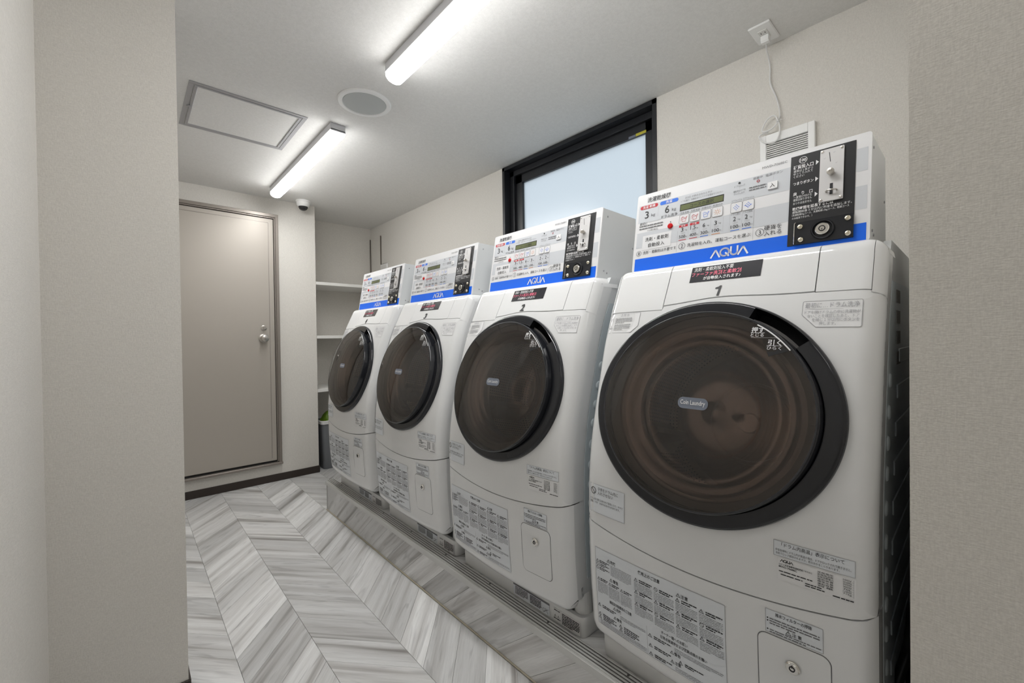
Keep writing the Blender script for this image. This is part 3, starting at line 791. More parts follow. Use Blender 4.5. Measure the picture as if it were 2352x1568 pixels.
# cabinet: side walls with raised field, ribs, back, top
def front_x(z): return F(HW, s_of_z(z))[0]
zz = [.335, .38, .45, .55, .65, .75, .85, .95, 1.05, 1.15, 1.22, 1.30]
m = MB()
for sg in (-1, 1):
    y0, y1 = sg * .302, sg * .3145
    pl = [(front_x(z) + .03, z) for z in zz] + [(1.20, 1.325), (1.64, 1.325), (1.66, 1.31), (1.66, .335)]
    if sg < 0: m.prism(pl, 'y', y1, y0)
    else: m.prism(pl, 'y', y0, y1)
m.box(1.235, 1.655, -.313, .313, 1.312, 1.326); m.box(1.648, 1.660, -.31, .31, .335, 1.32); m.box(1.02, 1.66, -.31, .31, .325, .339)
wpart(m, 'cabinet', 'white_cabinet')
for sg in (-1, 1):
    m = MB(); pl = [(front_x(z) + .052, z) for z in zz[1:-2]]
    pl = pl + [(front_x(1.2) + .075, 1.238), (1.62, 1.245), (1.63, 1.235), (1.63, .40), (1.62, .385)]
    pl[0] = (pl[0][0], .375)
    a, b = sorted((sg * .314, sg * .3175)); m.prism(pl, 'y', a, b)
    sp = wpart(m, 'side_panel', 'blue_grey_steel')
    m = MB(); m.lathe([(.015, 0), (.0135, .002), (.008, .0032), (0, .0036)], (0, 0, 0), (0, sg, 0), n=18); em = m.mesh('embossing', 'blue_grey_steel', True)
    for z in (.483, .549, .607, .665, .727, .79, .855, .912, .971, 1.033): link('embossing', em, sp, (front_x(z) + .083 - BASE[0], sg * .3175, z - BASE[2]))
    for i in range(9):
        z = .44 + i * .078; m = MB()
        a, b = sorted((sg * .3175, sg * .3200)); m.rbox(front_x(z) + .13 + .01 * i, 1.60, a, b, z, z + .030, .0010); wpart(m, 'side_rib', 'blue_grey_steel', sp)
    m = MB(); a, b = sorted((sg * .0, sg * .0013)); m.box(0, .06, a, b, 0, .028); sm = m.mesh('side_slot', 'gasket_rubber')
    for i in range(4): link('side_slot', sm, sp, (1.24 - BASE[0], sg * .3175, 1.06 + i * .045 - BASE[2]))
FT = MB(); FT.lathe([(0, -.012), (.030, -.012), (.033, -.008), (.033, .020), (.030, .024), (.028, .12), (0, .12)], (0, 0, 0), (0, 0, 1), n=24)
for i in range(20):
    a = 2 * math.pi * i / 20; FT.box(.031 * math.cos(a) - .002, .031 * math.cos(a) + .003, .031 * math.sin(a) - .0025, .031 * math.sin(a) + .0025, -.008, .020)
ftm = FT.mesh('foot', 'pan_plastic')
for x in (1.078, 1.57):
    for y in (-.281, .281): link('foot', ftm, wd, (x - BASE[0], y, .215 - BASE[2]))
m = MB(); m.tube(spline([(1.20, -.300, .30), (1.20, -.335, .45), (1.17, -.345, .52), (1.21, -.345, .545), (1.26, -.34, .50), (1.30, -.335, .30), (1.33, -.33, .22)], 8), .010, 10)
wpart(m, 'drain_hose', 'black_satin', smooth=True)

# door ring, with the finger pocket at its upper right
def ell(r, a, h):   # a: angle from image right, u = -y
    return Fz(r * CA * math.cos(a) - CYZ[0], CYZ[1] + r * CB * math.sin(a), h)
NA = 240
prof = [(1.0, -.004), (1.0, .007), (.992, .012), (.978, .0145), (.972, .0150), (.958, .0152), (.93, .0152), (.900, .0150), (.886, .0148), (.879, .0145), (.873, .011), (.866, -.002)]
m = MB(); rows = []
for (r, h) in prof:
    row = []
    for i in range(NA):
        a = 2 * math.pi * i / NA; d = math.degrees(a); hh = h
        if 40 <= d <= 66 and .87 <= r <= .973: hh = -.016
        row.append(ell(r, a, hh))
    rows.append(row)
m.grid(rows, wrap=True, flip=False)
for j in range(len(prof) - 1):
    for i in range(NA):
        if 38 <= i * 360 / NA <= 66.5 and .87 <= prof[j + 1][0] <= .973: m.m[j * NA + i] = 1
mat('pocket_black', (0.004, 0.004, 0.005), 0.7, spec=0.15)
wpart(m, 'door_ring', ['black_gloss', 'pocket_black'], smooth=True, ang=32)
m = MB()
m.grid([[ell(r, 2 * math.pi * i / NA, h) for i in range(NA)] for r, h in ((.878, -.004), (.870, .000), (.868, .030), (.863, .0345), (.855, .0362), (.844, .0355))], wrap=True, flip=False)
wpart(m, 'door_rim', 'black_gloss', smooth=True, ang=40)
GR = .848
def gh(r): return .0355 + .013 * (1 - (r / GR) ** 2)
m = MB()
m.grid([[ell(r, 2 * math.pi * i / NA, gh(r)) for i in range(NA)] for r in (GR, .83, .76, .66, .54, .40, .26, .13, .05, .0005)], wrap=True, flip=False)
wpart(m, 'door_glass', 'smoked_glass', smooth=True, ang=80)
def G(u, z, h):
    r = math.hypot((u + CYZ[0]) / CA, (z - CYZ[1]) / CB); return Fz(u, z, gh(min(r, GR)) + h)
dg_ = [c_ for c_ in wd.children if c_.name.startswith('door_glass')][0]
d = Deco(G)
arc = []
for i in range(15):
    a = math.radians(38.5 + (59.5 - 38.5) * i / 14); arc.append((.832 * CA * math.cos(a), CYZ[1] + .832 * CB * math.sin(a)))
bk = [(p[0] * .985, CYZ[1] + (p[1] - CYZ[1]) * .985) for p in arc]
d.poly([(.146, 1.070)] + bk, 1, .0005)
d.stroke(arc, .0024, 0, .0012)
Z_ = 1.1235
d.text('押す', .120, Z_, .0108, 0, w=.0245, bold=.015); d.rect(.107, .1335, Z_ - .0064, Z_ - .0057, 0, .0012)
d.text('とじる', .120, Z_ - .0107, .0070, 0, w=.0250, bold=.008)
for i in range(25): d.rect(.109 + i * .0021, .1102 + i * .0021, Z_ - .0164, Z_ - .0158, 0, .0012)
d.text('引く', .154, Z_ - .0255, .0108, 0, w=.0245, bold=.015); d.rect(.1405, .1680, Z_ - .0320, Z_ - .0313, 0, .0012)
d.text('ひらく', .154, Z_ - .0364, .0070, 0, w=.0260, bold=.008)
wpart(d.mb, 'lettering', ['white_print', 'black_satin'], dg_)
d = Deco(G); d.poly(d.rr(-.028, .040, .9475, .9720, .0115, 8), 0, .0010)
bd = wpart(d.mb, 'door_badge', 'badge_grey')
d = Deco(G); d.text('Coin Laundry', .006, .9597, .0098, 0, w=.056, bold=.012, h=.0016); wpart(d.mb, 'lettering', 'white_print', bd)

# behind the glass: gasket funnel, clear bowl, drum
C0 = Vector(Fz(-CYZ[0], CYZ[1], 0)); TL = math.radians(14)
AX = Vector((math.cos(TL), 0, -math.sin(TL))); UPV = Vector((math.sin(TL), 0, math.cos(TL)))
def ann(r, dep, n=96, asp=1.0):
    return [C0 + AX * dep + Vector((0, -1, 0)) * (r * asp * math.cos(2 * math.pi * i / n)) + UPV * (r * math.sin(2 * math.pi * i / n)) for i in range(n)]
m = MB(); m.grid([[Vector(ell(.90, 2 * math.pi * i / 96, -.002)) for i in range(96)], ann(.222, .022, asp=1.06), ann(.200, .030, asp=1.03), ann(.190, .048), ann(.176, .052), ann(.172, .085), ann(.178, .10)], wrap=True)
wpart(m, 'gasket', 'gasket_rubber', smooth=True, ang=40)
m = MB()            # outer and inner skin of the moulded bowl: a wide fillet with soft ripples
for k_, (r0, r1, d0, dd) in enumerate(((.207, .100, .012, .098), (.196, .104, .020, .084))):
    rings = []
    for i in range(61):
        tt = i / 60 * .985; r = r0 - (r0 - r1) * tt
        rings.append(ann(r, d0 + dd * (1 - math.sqrt(1 - tt * tt)) + .0011 * math.sin(2 * math.pi * r / .0205 + k_), asp=1 + .04 * max(0, (r - .16) / .05)))
    m.grid(rings + [ann(r1 * q_, d0 + dd + e_) for q_, e_ in ((.995, .000), (.97, .004), (.94, .001), (.5, .004), (.2, .005), (.18, .002), (.005, .002))], wrap=True)
wpart(m, 'door_bowl', 'clear_bowl', smooth=True, ang=89)
m = MB(); rr_ = [(.182, .10), (.235, .115), (.240, .13), (.240, .34), (.225, .37)]
nA = 96; vs = []; fs = []; uvs = []
for (r, dep) in rr_:
    for i in range(nA + 1):
        a = 2 * math.pi * i / nA; vs.append(C0 + AX * dep + Vector((0, -1, 0)) * (r * math.cos(a)) + UPV * (r * math.sin(a))); uvs.append((a * .24, dep * 1.0))
for j in range(len(rr_) - 1):
    for i in range(nA): fs.append((j * (nA + 1) + i, j * (nA + 1) + i + 1, (j + 1) * (nA + 1) + i + 1, (j + 1) * (nA + 1) + i))
m.raw(vs, fs); me = m.mesh('drum', 'drum_steel', True, BASE, 40); uvl = me.uv_layers.new(name='UVMap')
for lp in me.loops: uvl.data[lp.index].uv = uvs[lp.vertex_index]
drum = link('drum', me, wd)
m = MB(); m.grid([ann(.226, .369), ann(.205, .372), ann(.195, .362), ann(.15, .352), ann(.118, .350), ann(.116, .343), ann(.108, .343), ann(.105, .350), ann(.03, .345), ann(.026, .335), ann(.018, .335), ann(.0005, .336)], wrap=True)
mat('drum_plate', (0.46, 0.40, 0.35), 0.3, metal=0.5); wpart(m, 'back_plate', 'drum_plate', drum, True, 40)
for k in range(3):
    a0 = math.radians(200 + 120 * k); m = MB(); rows = []
    for dep in (.125, .14, .24, .33, .345):
        row = []
        for j, (da, rr2) in enumerate(((-.20, .241), (-.12, .215), (-.04, .178), (.04, .178), (.12, .215), (.20, .241))):
            if dep in (.125, .345): rr2 = .240
            a = a0 + da; row.append(C0 + AX * dep + Vector((0, -1, 0)) * (rr2 * math.cos(a)) + UPV * (rr2 * math.sin(a)))
        rows.append(row)
    m.grid(rows, flip=True); wpart(m, 'baffle', 'baffle_plastic', drum, True, 50)
m = MB(); m.grid([ann(.243, .115), ann(.243, .375), ann(.0005, .378)], wrap=True); wpart(m, 'tub_shell', 'black_satin')

# filter door
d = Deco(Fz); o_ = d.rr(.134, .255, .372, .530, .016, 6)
d.stroke(o_, .0016, 0, .0004, True, sub=.01); wpart(d.mb, 'gap_shade', 'ink_grey')  # dark outline painted as the shade in the gap round the filter door
m = MB(); nu, nv = 14, 20; hh = .0012
inn = rrect(.1945, .451, .0595, .078, .0155, 6); n_ = len(inn)
m.raw([Fz(a, b, hh) for a, b in inn] + [Fz(.1945, .451, hh)], [(i, (i + 1) % n_, n_) for i in range(n_)])
m.grid([[Fz(a, b, -.004) for a, b in inn], [Fz(a, b, hh) for a, b in inn]], wrap=True)
fd = wpart(m, 'filter_door', 'white_plastic', smooth=True, ang=30)
def knob_at(name, u, z, prof, mats, par, n=24, mapf=Fz):
    P = Vector(mapf(u, z, 0)); N = (Vector(mapf(u, z, .01)) - P).normalized(); m = MB(); m.lathe(prof, P, N, n=n); return wpart(m, name, mats, par, True, 40)
knob_at('lock', .1945, .482, [(.0125, 0), (.0125, .004), (.0105, .006), (.0100, .0068), (.0045, .0068), (0, .0068)], 'chrome', fd)
m = MB(); P = Vector(Fz(.1945, .482, .0072)); m.lathe([(.0052, .0), (.0052, .0006), (.0034, .0006), (.0034, 0)], P, Vector(Fz(.1945, .482, .02)) - P, n=20); m.box(P.x - .0008, P.x + .0002, P.y - .0009, P.y + .0009, P.z + .002, P.z + .007)
wpart(m, 'keyway', 'ink', fd)

# ---- labels on the front
def label_part(name, u0, u1, z0, z1, mats='label_film', cut=None, border='ink_light', r=.003):
    d = Deco(Fz)
    P = d.rr(u0, u1, z0, z1, r, 3)
    if cut == 'bl': P = [p for p in P if not (p[0] < (u0 + u1) / 2 and p[1] < (z0 + z1) / 2)]; k = len(P); P = P[:8] + [(u0, z0 + .026), (u0 + .026, z0)] + P[8:]
    if cut == 'br': P = P[:12] + [(u1 - .020, z0), (u1, z0 + .018)]
    if cut: d.poly(P, 0, .0007)
    else: d.rect(u0, u1, z0, z1, 0, .0007, 6, max(2, int((z1 - z0) / .015)))
    lb = wpart(d.mb, name, mats)
    t = Deco(Fz, 11)
    if border: t.stroke(P if cut else [(u0, z0), (u1, z0), (u1, z1), (u0, z1)], .0008, 1, .0012, True, sub=.02)
    return lb, t
TM = ['ink', 'ink_light', 'white_print', 'pink_print', 'ink_grey']
lb, t = label_part('child_label', -.295, -.178, .645, .722)
t.ban(-.281, .704, .017, 0); t.text('子供をドラム内に', -.232, .711, .0088, 0, w=.068); t.text('入れさせない', -.240, .700, .0088, 0, w=.052)
t.rect(-.295, -.178, .6895, .6902, 1); t.text('ドラム内に閉じ込められて窒息したり、やけど', -.237, .6815, .0056, 0, w=.110); t.text('感電、けが　おぼれるおそれがあります。', -.242, .6735, .0056, 0, w=.100)
wpart(t.mb, 'lettering', TM, lb)
lb, t = label_part('caution_label', -.277, .071, .333, .549)
U0, U1, Z0, Z1 = -.277, .071, .333, .549; UU = lambda a: U0 + (U1 - U0) * a; ZZ = lambda b: Z1 - (Z1 - Z0) * b
for b in (.035, .085, .135, .60, .655): t.rect(U0, U1, ZZ(b) - .0003, ZZ(b) + .0003, 1)
t.rect(UU(.345) - .0003, UU(.345) + .0003, ZZ(.60), ZZ(.085), 1); t.rect(UU(.45) - .0004, UU(.45) + .0004, Z0, ZZ(.655), 1)
t.text('使用上のご注意', UU(.48), ZZ(.060), .0085, 0, w=.060, bold=.015)
def head(s, a, b, k=.0085): t.warn(UU(a), ZZ(b), k * 1.0, 0); t.text(s, UU(a) + k * 1.75, ZZ(b), k, 0, w=k * 2.0, bold=.012)
head('危険', .13, .11); head('注意', .70, .11); head('警告', .15, .335)
t.rect(U0, UU(.345), ZZ(.30) - .0003, ZZ(.30) + .0003, 1); t.rect(U0, UU(.345), ZZ(.365) - .0003, ZZ(.365) + .0003, 1)
for i in range(3):
    b = .165 + i * .045; (t.warn if i == 0 else t.ban)(UU(.02), ZZ(b), .008, 0); t.rows(UU(.04), UU(.135), ZZ(b) + .002, 2, .0042, .0022, 0)
t.rows(UU(.15), UU(.335), ZZ(.152), 8, .0037, .0010, 4)
for i in range(3):
    a = .015 + i * .11; t.warn(UU(a + .012), ZZ(.395), .008, 0); t.rows(UU(a + .03), UU(a + .10), ZZ(.385), 2, .0044, .0024, 0); t.rows(UU(a), UU(a + .10), ZZ(.435), 9, .0036, .0010, 4)
for c_ in range(4):
    for r_ in range(3):
        a = .36 + c_ * .16; b = .165 + r_ * .145
        (t.ban if (c_ + 2 * r_) % 4 == 1 else t.warn)(UU(a + .015), ZZ(b), .0088, 0)
        t.rows(UU(a + .042), UU(a + .145), ZZ(b) + .0022, 2, .0048, .0026, 0); t.rows(UU(a), UU(a + .148), ZZ(b + .038), 6, .0036, .0010, 4)
t.text('運転及び設置用のご注意', UU(.225), ZZ(.628), .0078, 0, w=.070, bold=.012); t.text('オーナー様へのお願い', UU(.66), ZZ(.628), .0078, 0, w=.066, bold=.012)
head('危険', .17, .685, .0078); head('警告', .17, .805, .0078); head('警告', .64, .80, .0078); head('注意', .64, .905, .0078)
t.text('日常点検清掃および定期点検のお願い', UU(.72), ZZ(.685), .0078, 0, w=.112, bold=.010)
for b in (.715, .775, .835): t.rect(U0, U1, ZZ(b) - .0003, ZZ(b) + .0003, 1)
t.rect(UU(.45), U1, ZZ(.935) - .0003, ZZ(.935) + .0003, 1)
for a, b in ((.02, .745), (.02, .865), (.02, .91), (.22, .865), (.22, .91), (.475, .745), (.475, .865), (.475, .965), (.70, .865)):
    t.warn(UU(a), ZZ(b), .0085, 0); t.rows(UU(a + .03), UU(a + .16), ZZ(b) + .002, 2, .0046, .0025, 0)
t.rows(UU(.22), UU(.44), ZZ(.735), 3, .0036, .0010, 4); t.rows(UU(.66), UU(.98), ZZ(.735), 3, .0036, .0010, 4); t.rows(UU(.02), UU(.44), ZZ(.945), 4, .0034, .0010, 4); t.rows(UU(.66), UU(.98), ZZ(.95), 3, .0034, .0010, 4)
wpart(t.mb, 'lettering', TM, lb)
lb, t = label_part('drum_heat_label', .164, .290, .693, .722)
t.text('「ドラム内高温」表示について', .226, .7160, .0072, 0, w=.098); t.rect(.164, .290, .7092, .7098, 1)
t.text('停電復帰時にドラム内が高温の場合、ドアがロックされて開きません。', .226, .7045, .0044, 4, w=.118); t.text('自動でロック解除されますが、数分かかることがあります。', .218, .6985, .0044, 4, w=.100)
wpart(t.mb, 'lettering', TM, lb)
lb, t = label_part('rating_plate', .171, .291, .647, .690, 'label_white', border=None)
t.logo(.186, .6855, .021, 0); t.text('コイン式全自動洗濯乾燥機', .193, .6782, .0034, 0, w=.040, bold=.015); t.text('MWD-7068EC', .188, .6735, .0034, 0, w=.030, bold=.02); t.text('アクア株式会社', .217, .6785, .0030, 4, w=.020)
for i in range(7):
    z = .6855 - i * .0042; t.text(('定格電圧', '定格周波数', '定格消費電力', '電熱装置', '標準水量', '運転容量', '質量')[i], .247, z, .0032, 0, w=.024); t.text(('100V', '50-60Hz', '970W', '900W', '70L', '1100W', '71kg')[i], .279, z, .0032, 0, w=.012)
    t.rect(.232, .288, z - .0024, z - .0021, 1)
for u in (.232, .262, .288): t.rect(u - .0002, u + .0002, .656, .688, 1)
t.dashes(.173, .228, .6645, .0018, 0); t.dashes(.176, .212, .6585, .0018, 0); t.dashes(.216, .244, .6560, .0018, 0); t.dashes(.216, .246, .6520, .0018, 0); t.dashes(.258, .288, .6500, .0020, 0)
wpart(t.mb, 'lettering', TM, lb)
lb, t = label_part('filter_label', .149, .243, .534, .580)
t.text('排水フィルターの掃除', .196, .5735, .0070, 0, w=.060, bold=.01); t.rect(.149, .243, .5665, .5671, 1)
for z in (.5625, .5570): t.disc(.1525, z, .0014, 0)
t.rows(.156, .238, .5625, 3, .0048, .0022, 4); t.warn(.188, .5465, .0080, 0); t.text('注 意', .202, .5465, .0066, 0, w=.016, bold=.01)
t.rect(.149, .243, .5505, .5510, 1); t.rect(.149, .243, .5425, .5430, 1); t.disc(.1525, .5400, .0014, 0); t.rows(.156, .240, .5400, 2, .0040, .0018, 4)
wpart(t.mb, 'lettering', TM, lb)
lb, t = label_part('warning_label', -.297, -.199, 1.138, 1.194, 'label_white', 'br')
t.warn(-.258, 1.188, .0070, 1); t.text('警 告', -.243, 1.188, .0066, 1, w=.018); t.rect(-.297, -.199, 1.1830, 1.1835, 1)
t.ban(-.290, 1.176, .009, 1); t.rows(-.278, -.222, 1.1795, 4, .0042, .0018, 1); t.warn(-.290, 1.155, .009, 1); t.rows(-.278, -.224, 1.1610, 4, .0046, .0018, 1)
wpart(t.mb, 'lettering', TM, lb)
lb, t = label_part('drum_wash_label', .187, .286, 1.141, 1.196, 'label_white', 'bl', 'ink_light')
t.text('最初に…ドラム洗浄', .2365, 1.1867, .0108, 1, w=.090); t.rect(.187, .286, 1.1780, 1.1786, 1)
t.text('ドアを開けドラムの中に洗濯物が', .2375, 1.1722, .0066, 1, w=.092); t.text('ないことを確認したあと、ドア', .2395, 1.1640, .0066, 1, w=.085); t.text('を閉じ１分以内にボタンを', .2440, 1.1560, .0066, 1, w=.077); t.text('押します。', .232, 1.1482, .0066, 1, w=.028)
wpart(t.mb, 'lettering', TM, lb)
mat('sticker_black', srgb(44, 44, 50), 0.14, spec=0.6)
lb, t = label_part('detergent_sticker', -.076, .094, 1.266, 1.3085, 'sticker_black', border=None)
t.text('洗剤・柔軟剤投入不要', -.020, 1.3005, .0100, 2, w=.098); t.text('ファーファ洗剤と柔軟剤', -.012, 1.2875, .0105, 3, w=.122, bold=.012); t.text('が自動投入されます♪', .004, 1.2748, .0088, 2, w=.090, bold=.01)
wpart(t.mb, 'lettering', TM, lb)

# ---- coin box on top
T10 = math.radians(10); BX0, BZ0 = 1.163, 1.3215
def BP(u, v, h=0.0): return (BX0 + v * math.sin(T10) - h * math.cos(T10), -u, BZ0 + v * math.cos(T10) + h * math.sin(T10))
m = MB()
f0, f1 = BP(0, .010, -.003), BP(0, .248, -.003)
pl = [(f0[0], 1.3275), (f1[0], f1[2]), (1.409, 1.563), (1.409, 1.3275)]
m.prism(pl[::-1], 'y', -.282, .282)
cb = wpart(m, 'control_box', 'white_cabinet')
for sg in (-1, 1):
    for (x, z) in ((1.232, 1.540), (1.205, 1.352), (1.222, 1.345), (1.385, 1.45)):
        m = MB(); m.lathe([(.0032, 0), (.0032, .0015), (0, .002)], (x, sg * .282, z), (0, sg, 0), n=10); wpart(m, 'screw', 'ink_light', cb)
def slab(P, h0, h1):
    m = MB(); n = len(P); m.raw([BP(a, b, h0) for a, b in P] + [BP(a, b, h1) for a, b in P], [tuple(range(n, 2 * n))] + [(i, (i + 1) % n, n + (i + 1) % n, n + i) for i in range(n)]); return m
cp = wpart(slab(rrect(0, .1265, .284, .1235, .006, 4), -.004, .0022), 'control_panel', 'panel_white')
PH = .0022
PM = ['band_grey', 'brand_blue', 'ink', 'ink_grey', 'ink_light', 'white_print', 'red', 'pill_blue', 'orange', 'panel_white']
t = Deco(lambda u, v, h: BP(u, v, h + PH))
t.rect(-.276, .133, .157, .2145, 0, .0003); t.rect(-.276, .133, .077, .126, 0, .0003); t.rect(.258, .278, .162, .2155, 0, .0003); t.rect(.258, .278, .075, .128, 0, .0003)
t.rect(-.276, .278, .005, .0435, 1, .0003)
t.rect(-.255, -.163, .069, .114, 9, .0006)
t.poly(t.rr(-.272, -.213, .201, .2125, .0057, 5), 6, .0006); t.poly(t.rr(-.2065, -.149, .201, .2125, .0057, 5), 7, .0006)
t.rect(-.141, -.115, .1178, .1245, 6, .0006); t.rect(-.109, -.083, .1178, .1245, 6, .0006)
wpart(t.mb, 'printed_bands', PM, cp)
t = Deco(lambda u, v, h: BP(u, v, h + PH)); K, KG, KL, WH, RD, BL, OR = 2, 3, 4, 5, 6, 7, 8
t.text('洗濯乾燥機', -.2115, .2285, .0145, K, w=.075, bold=.008); t.text('MWD-7068EC', .0975, .2315, .0062, KG, w=.055)
t.text('洗濯 乾燥', -.2425, .2067, .0080, WH, w=.042, bold=.012); t.text('洗濯', -.1778, .2067, .0080, WH, w=.020, bold=.012)
t.text('3', -.248, .1815, .0235, K, w=.0125); t.text('kg', -.2265, .1765, .0090, KG, w=.013); t.text('6', -.182, .1840, .0235, K, w=.0135); t.text('kg', -.1605, .1785, .0090, KG, w=.013)
t.rect(-.2110, -.2105, .170, .199, KL); t.text('ドラム洗浄', -.1735, .1630, .0090, K, w=.049); t.text('最初に', -.2560, .1545, .0080, K, w=.027)
for i in range(9): t.rect(-.239 + i * .0045, -.2365 + i * .0045, .1555, .1561, KL)
t.dashes(-.270, -.190, .1465, .0030, KG); t.dashes(-.270, -.192, .1385, .0030, KG); t.text('1分間 無料', -.2240, .1298, .0056, KG, w=.034)
t.disc(-.168, .1415, .0018, KG)
t.text('洗剤・柔軟剤', -.2090, .1010, .0118, K, w=.074); t.text('自動投入', -.2085, .0818, .0118, K, w=.052)
for n_, u in (('1', -.264), ('2', -.128), ('3', .072)):
    r = .0078 if n_ == '1' else .0092; vv = .0600 if n_ == '1' else .0615; t.ring(u, vv, r, .0009, K); t.text(n_, u, vv, r * 1.25, K, w=r * .55 if n_ != '1' else r * .35)
t.text('洗剤・柔軟剤は不要です', -.198, .0602, .0092, K, w=.105); t.text('洗濯物を入れ、運転コースを選ぶ', -.031, .0608, .0098, K, w=.164); t.text('硬貨を', .1005, .0700, .0115, K, w=.038); t.text('入れる', .1005, .0560, .0115, K, w=.038)
t.rect(-.1440, -.1434, .046, .108, KL); t.rect(.0557, .0563, .046, .124, KL)
t.text('【CD】が表示されたときは', -.0900, .2045, .0056, KG, w=.075); t.text('ドアを開け、衣類をほぐしてドアを閉めてください', -.0820, .1955, .0052, KG, w=.116)
BU = [-.1275, -.0965, -.0660, -.0350, .0130, .0415]
for i, u in enumerate(BU):
    t.text(('洗濯 乾燥', '洗濯 乾燥', '洗濯のみ', '乾燥のみ', 'エアウォッシュ', 'エアウォッシュ')[i], u, .1610, .0052, KG, w=.0255)
    if i < 4: wt = ('3', '1.5', '6', '3')[i]
    else: wt = '2'; t.text(('ドラム静止', 'ドラム回転')[i - 4], u, .1230, .0046, KG, w=.023)
    t.text(wt, u - .003, .1105, .0125, K, w=.0145 if wt == '1.5' else .0070); t.text('kg', u + .0085, .1075, .0042, KG, w=.006)
    t.text(('130分', '100分', '40分', '30分', '15分', '15分')[i], u, .0995, .0046, KL, w=.012); t.text(('500', '400', '300', '100', '100', '100')[i], u - .002, .0895, .0095, K, w=.0185); t.text('円', u + .0105, .0870, .0040, KG, w=.0042)
    t.rect(u - .0120, u + .0100, .0788, .0806, (RD, RD, BL, OR, BL, BL)[i])
    t.rect(u + (.0148 if i != 3 else .0165), u + (.0152 if i != 3 else .0169), .083, .124, KL)
t.rect(-.0020, -.0016, .080, .130, KL)
t.text('標準', -.128, .1211, .0046, WH, w=.0125); t.text('少量', -.096, .1211, .0046, WH, w=.0125)
t.logo(.001, .0245, .090, WH)
t.disc(.017, .2075, .0028, K); t.text('ドアロック', .018, .1990, .0058, KG, w=.026); t.rect(.0178, .0182, .1905, .1955, KL); t.text('運転中はドアを', .018, .1860, .0052, KG, w=.030); t.text('ロックします', .018, .1790, .0052, KG, w=.026)
t.text('営業中', .0610, .2090, .0060, KG, w=.022); t.ring(.062, .2000, .0028, .0014, RD); t.rect(.0618, .0622, .1910, .1965, KL); t.dashes(.0415, .081, .1865, .0028, KG); t.dashes(.0415, .081, .1800, .0028, KG)
t.text('電源ボタン', .0975, .2090, .0064, KG, w=.038); t.rect(.0958, .0962, .1935, .2035, KL)
wpart(t.mb, 'lettering', PM, cp)
# buttons, display
for i, u in enumerate(BU):
    b_ = wpart(slab(rrect(u, .1415, .0140, .0138, .004, 4), PH, PH + .0014), 'course_button', 'panel_white', cp)
def icons():
    t = Deco(lambda u, v, h: BP(u, v, h + PH + .0014))
    for i, u in enumerate(BU):
        t.stroke(t.rr(u - .0138, u + .0138, .1279, .1551, .004, 4), .0007, 3, .0003, True)
        v = .1405
        if i < 3:
            ci = 6 if i < 2 else 7
            t.stroke([(u - .006, v + .001), (u - .0045, v - .007), (u + .0045, v - .007), (u + .006, v + .001)], .0008, ci, .0005, True)
            t.stroke([(u - .008, v + .004), (u - .003, v + .007), (u + .003, v + .003), (u + .009, v + .007), (u + .006, v + .001)], .0008, ci, .0005)
            if i < 2: t.stroke([(u - .0085, v - .004), (u - .0075, v + .005), (u - .003, v + .008)], .0007, ci, .0005)
        elif i == 3:
            t.ring(u, v, .0035, .0008, 8, .0005, 14)
            for k in range(8):
                a = k * math.pi / 4; t.stroke([(u + .0055 * math.cos(a), v + .0055 * math.sin(a)), (u + .0085 * math.cos(a), v + .0085 * math.sin(a))], .0009, 8, .0005)
        else:
            for a, b in ((0, -.006), (-.003, -.0025), (.003, -.0025), (-.006, .001), (0, .001), (.006, .001), (-.003, .004), (.003, .004), (0, .0072)): t.disc(u + a, v + b, .0011, 7, .0005, 8)
            if i == 5: t.stroke([(u - .009, v + .001), (u, v - .0035), (u + .009, v + .001)], .0008, 7, .0005)
    return t
wpart(icons().mb, 'button_icons', PM, cp)
wpart(slab(rrect(.0955, .1785, .0108, .0092, .0012, 3), PH, PH + .0035), 'power_button', 'white_print', cp)
t = Deco(lambda u, v, h: BP(u, v, h + PH + .0035)); t.text('入', .0955, .1785, .0112, 0, w=.0112, h=.0005); wpart(t.mb, 'power_mark', ['ink'], cp)
P = Vector(BP(-.168, .129, PH)); N = Vector(BP(0, 0, 1)) - Vector(BP(0, 0, 0)); m = MB(); m.lathe([(.0078, 0), (.0078, .003), (.0065, .0045), (0, .0052)], P, N, n=24); wpart(m, 'drum_wash_button', 'red_button', cp, True, 40)
dsp = wpart(slab(rrect(-.0815, .1775, .0610, .0105, .0008, 2), PH - .001, PH + .0004), 'display', 'black_satin', cp)
wpart(slab(rrect(-.0815, .1772, .0588, .0078, .0005, 2), PH, PH + .0007), 'display_screen', 'lcd', cp)
t = Deco(lambda u, v, h: BP(u, v, h + PH)); t.text('コースの選択', -.0795, .1770, .0105, 0, w=.066, h=.0011); wpart(t.mb, 'display_text', ['ink'], cp)

# black coin panel
qn = wpart(slab([(.133, .014), (.257, .014), (.257, .238), (.133, .238)], PH - .002, PH + .0012), 'coin_panel', 'black_satin')
CH = PH + .0012
t = Deco(lambda u, v, h: BP(u, v, h + CH))
t.ring(.158, .2240, .0078, .0011, 0, .0005); t.text('100', .158, .2240, .0072, 0, w=.0115, bold=.02, h=.0005)
def ct(s, u, v, hg, w, al='c', bold=0.0): t.text(s, u, v, hg, 0, w=w, al=al, bold=bold, h=.0005)
ct('硬貨投入口', .1590, .2085, .0092, .0400, bold=.02); ct('硬貨は１枚ずつ', .1590, .1990, .0060, .0385); ct('ゆっくり入れて', .1590, .1922, .0060, .0385); ct('ください', .1400, .1852, .0060, .0215, 'l')
ct('つまりボタン', .1600, .1675, .0078, .0405, bold=.015); ct('戻　り　口', .1600, .1415, .0084, .0385, bold=.015)
ct('一度受け付けた', .1600, .1330, .0058, .0370); ct('硬貨は戻りません', .1600, .1262, .0058, .0370); ct('おつりは出ません', .1600, .1178, .0058, .0370)
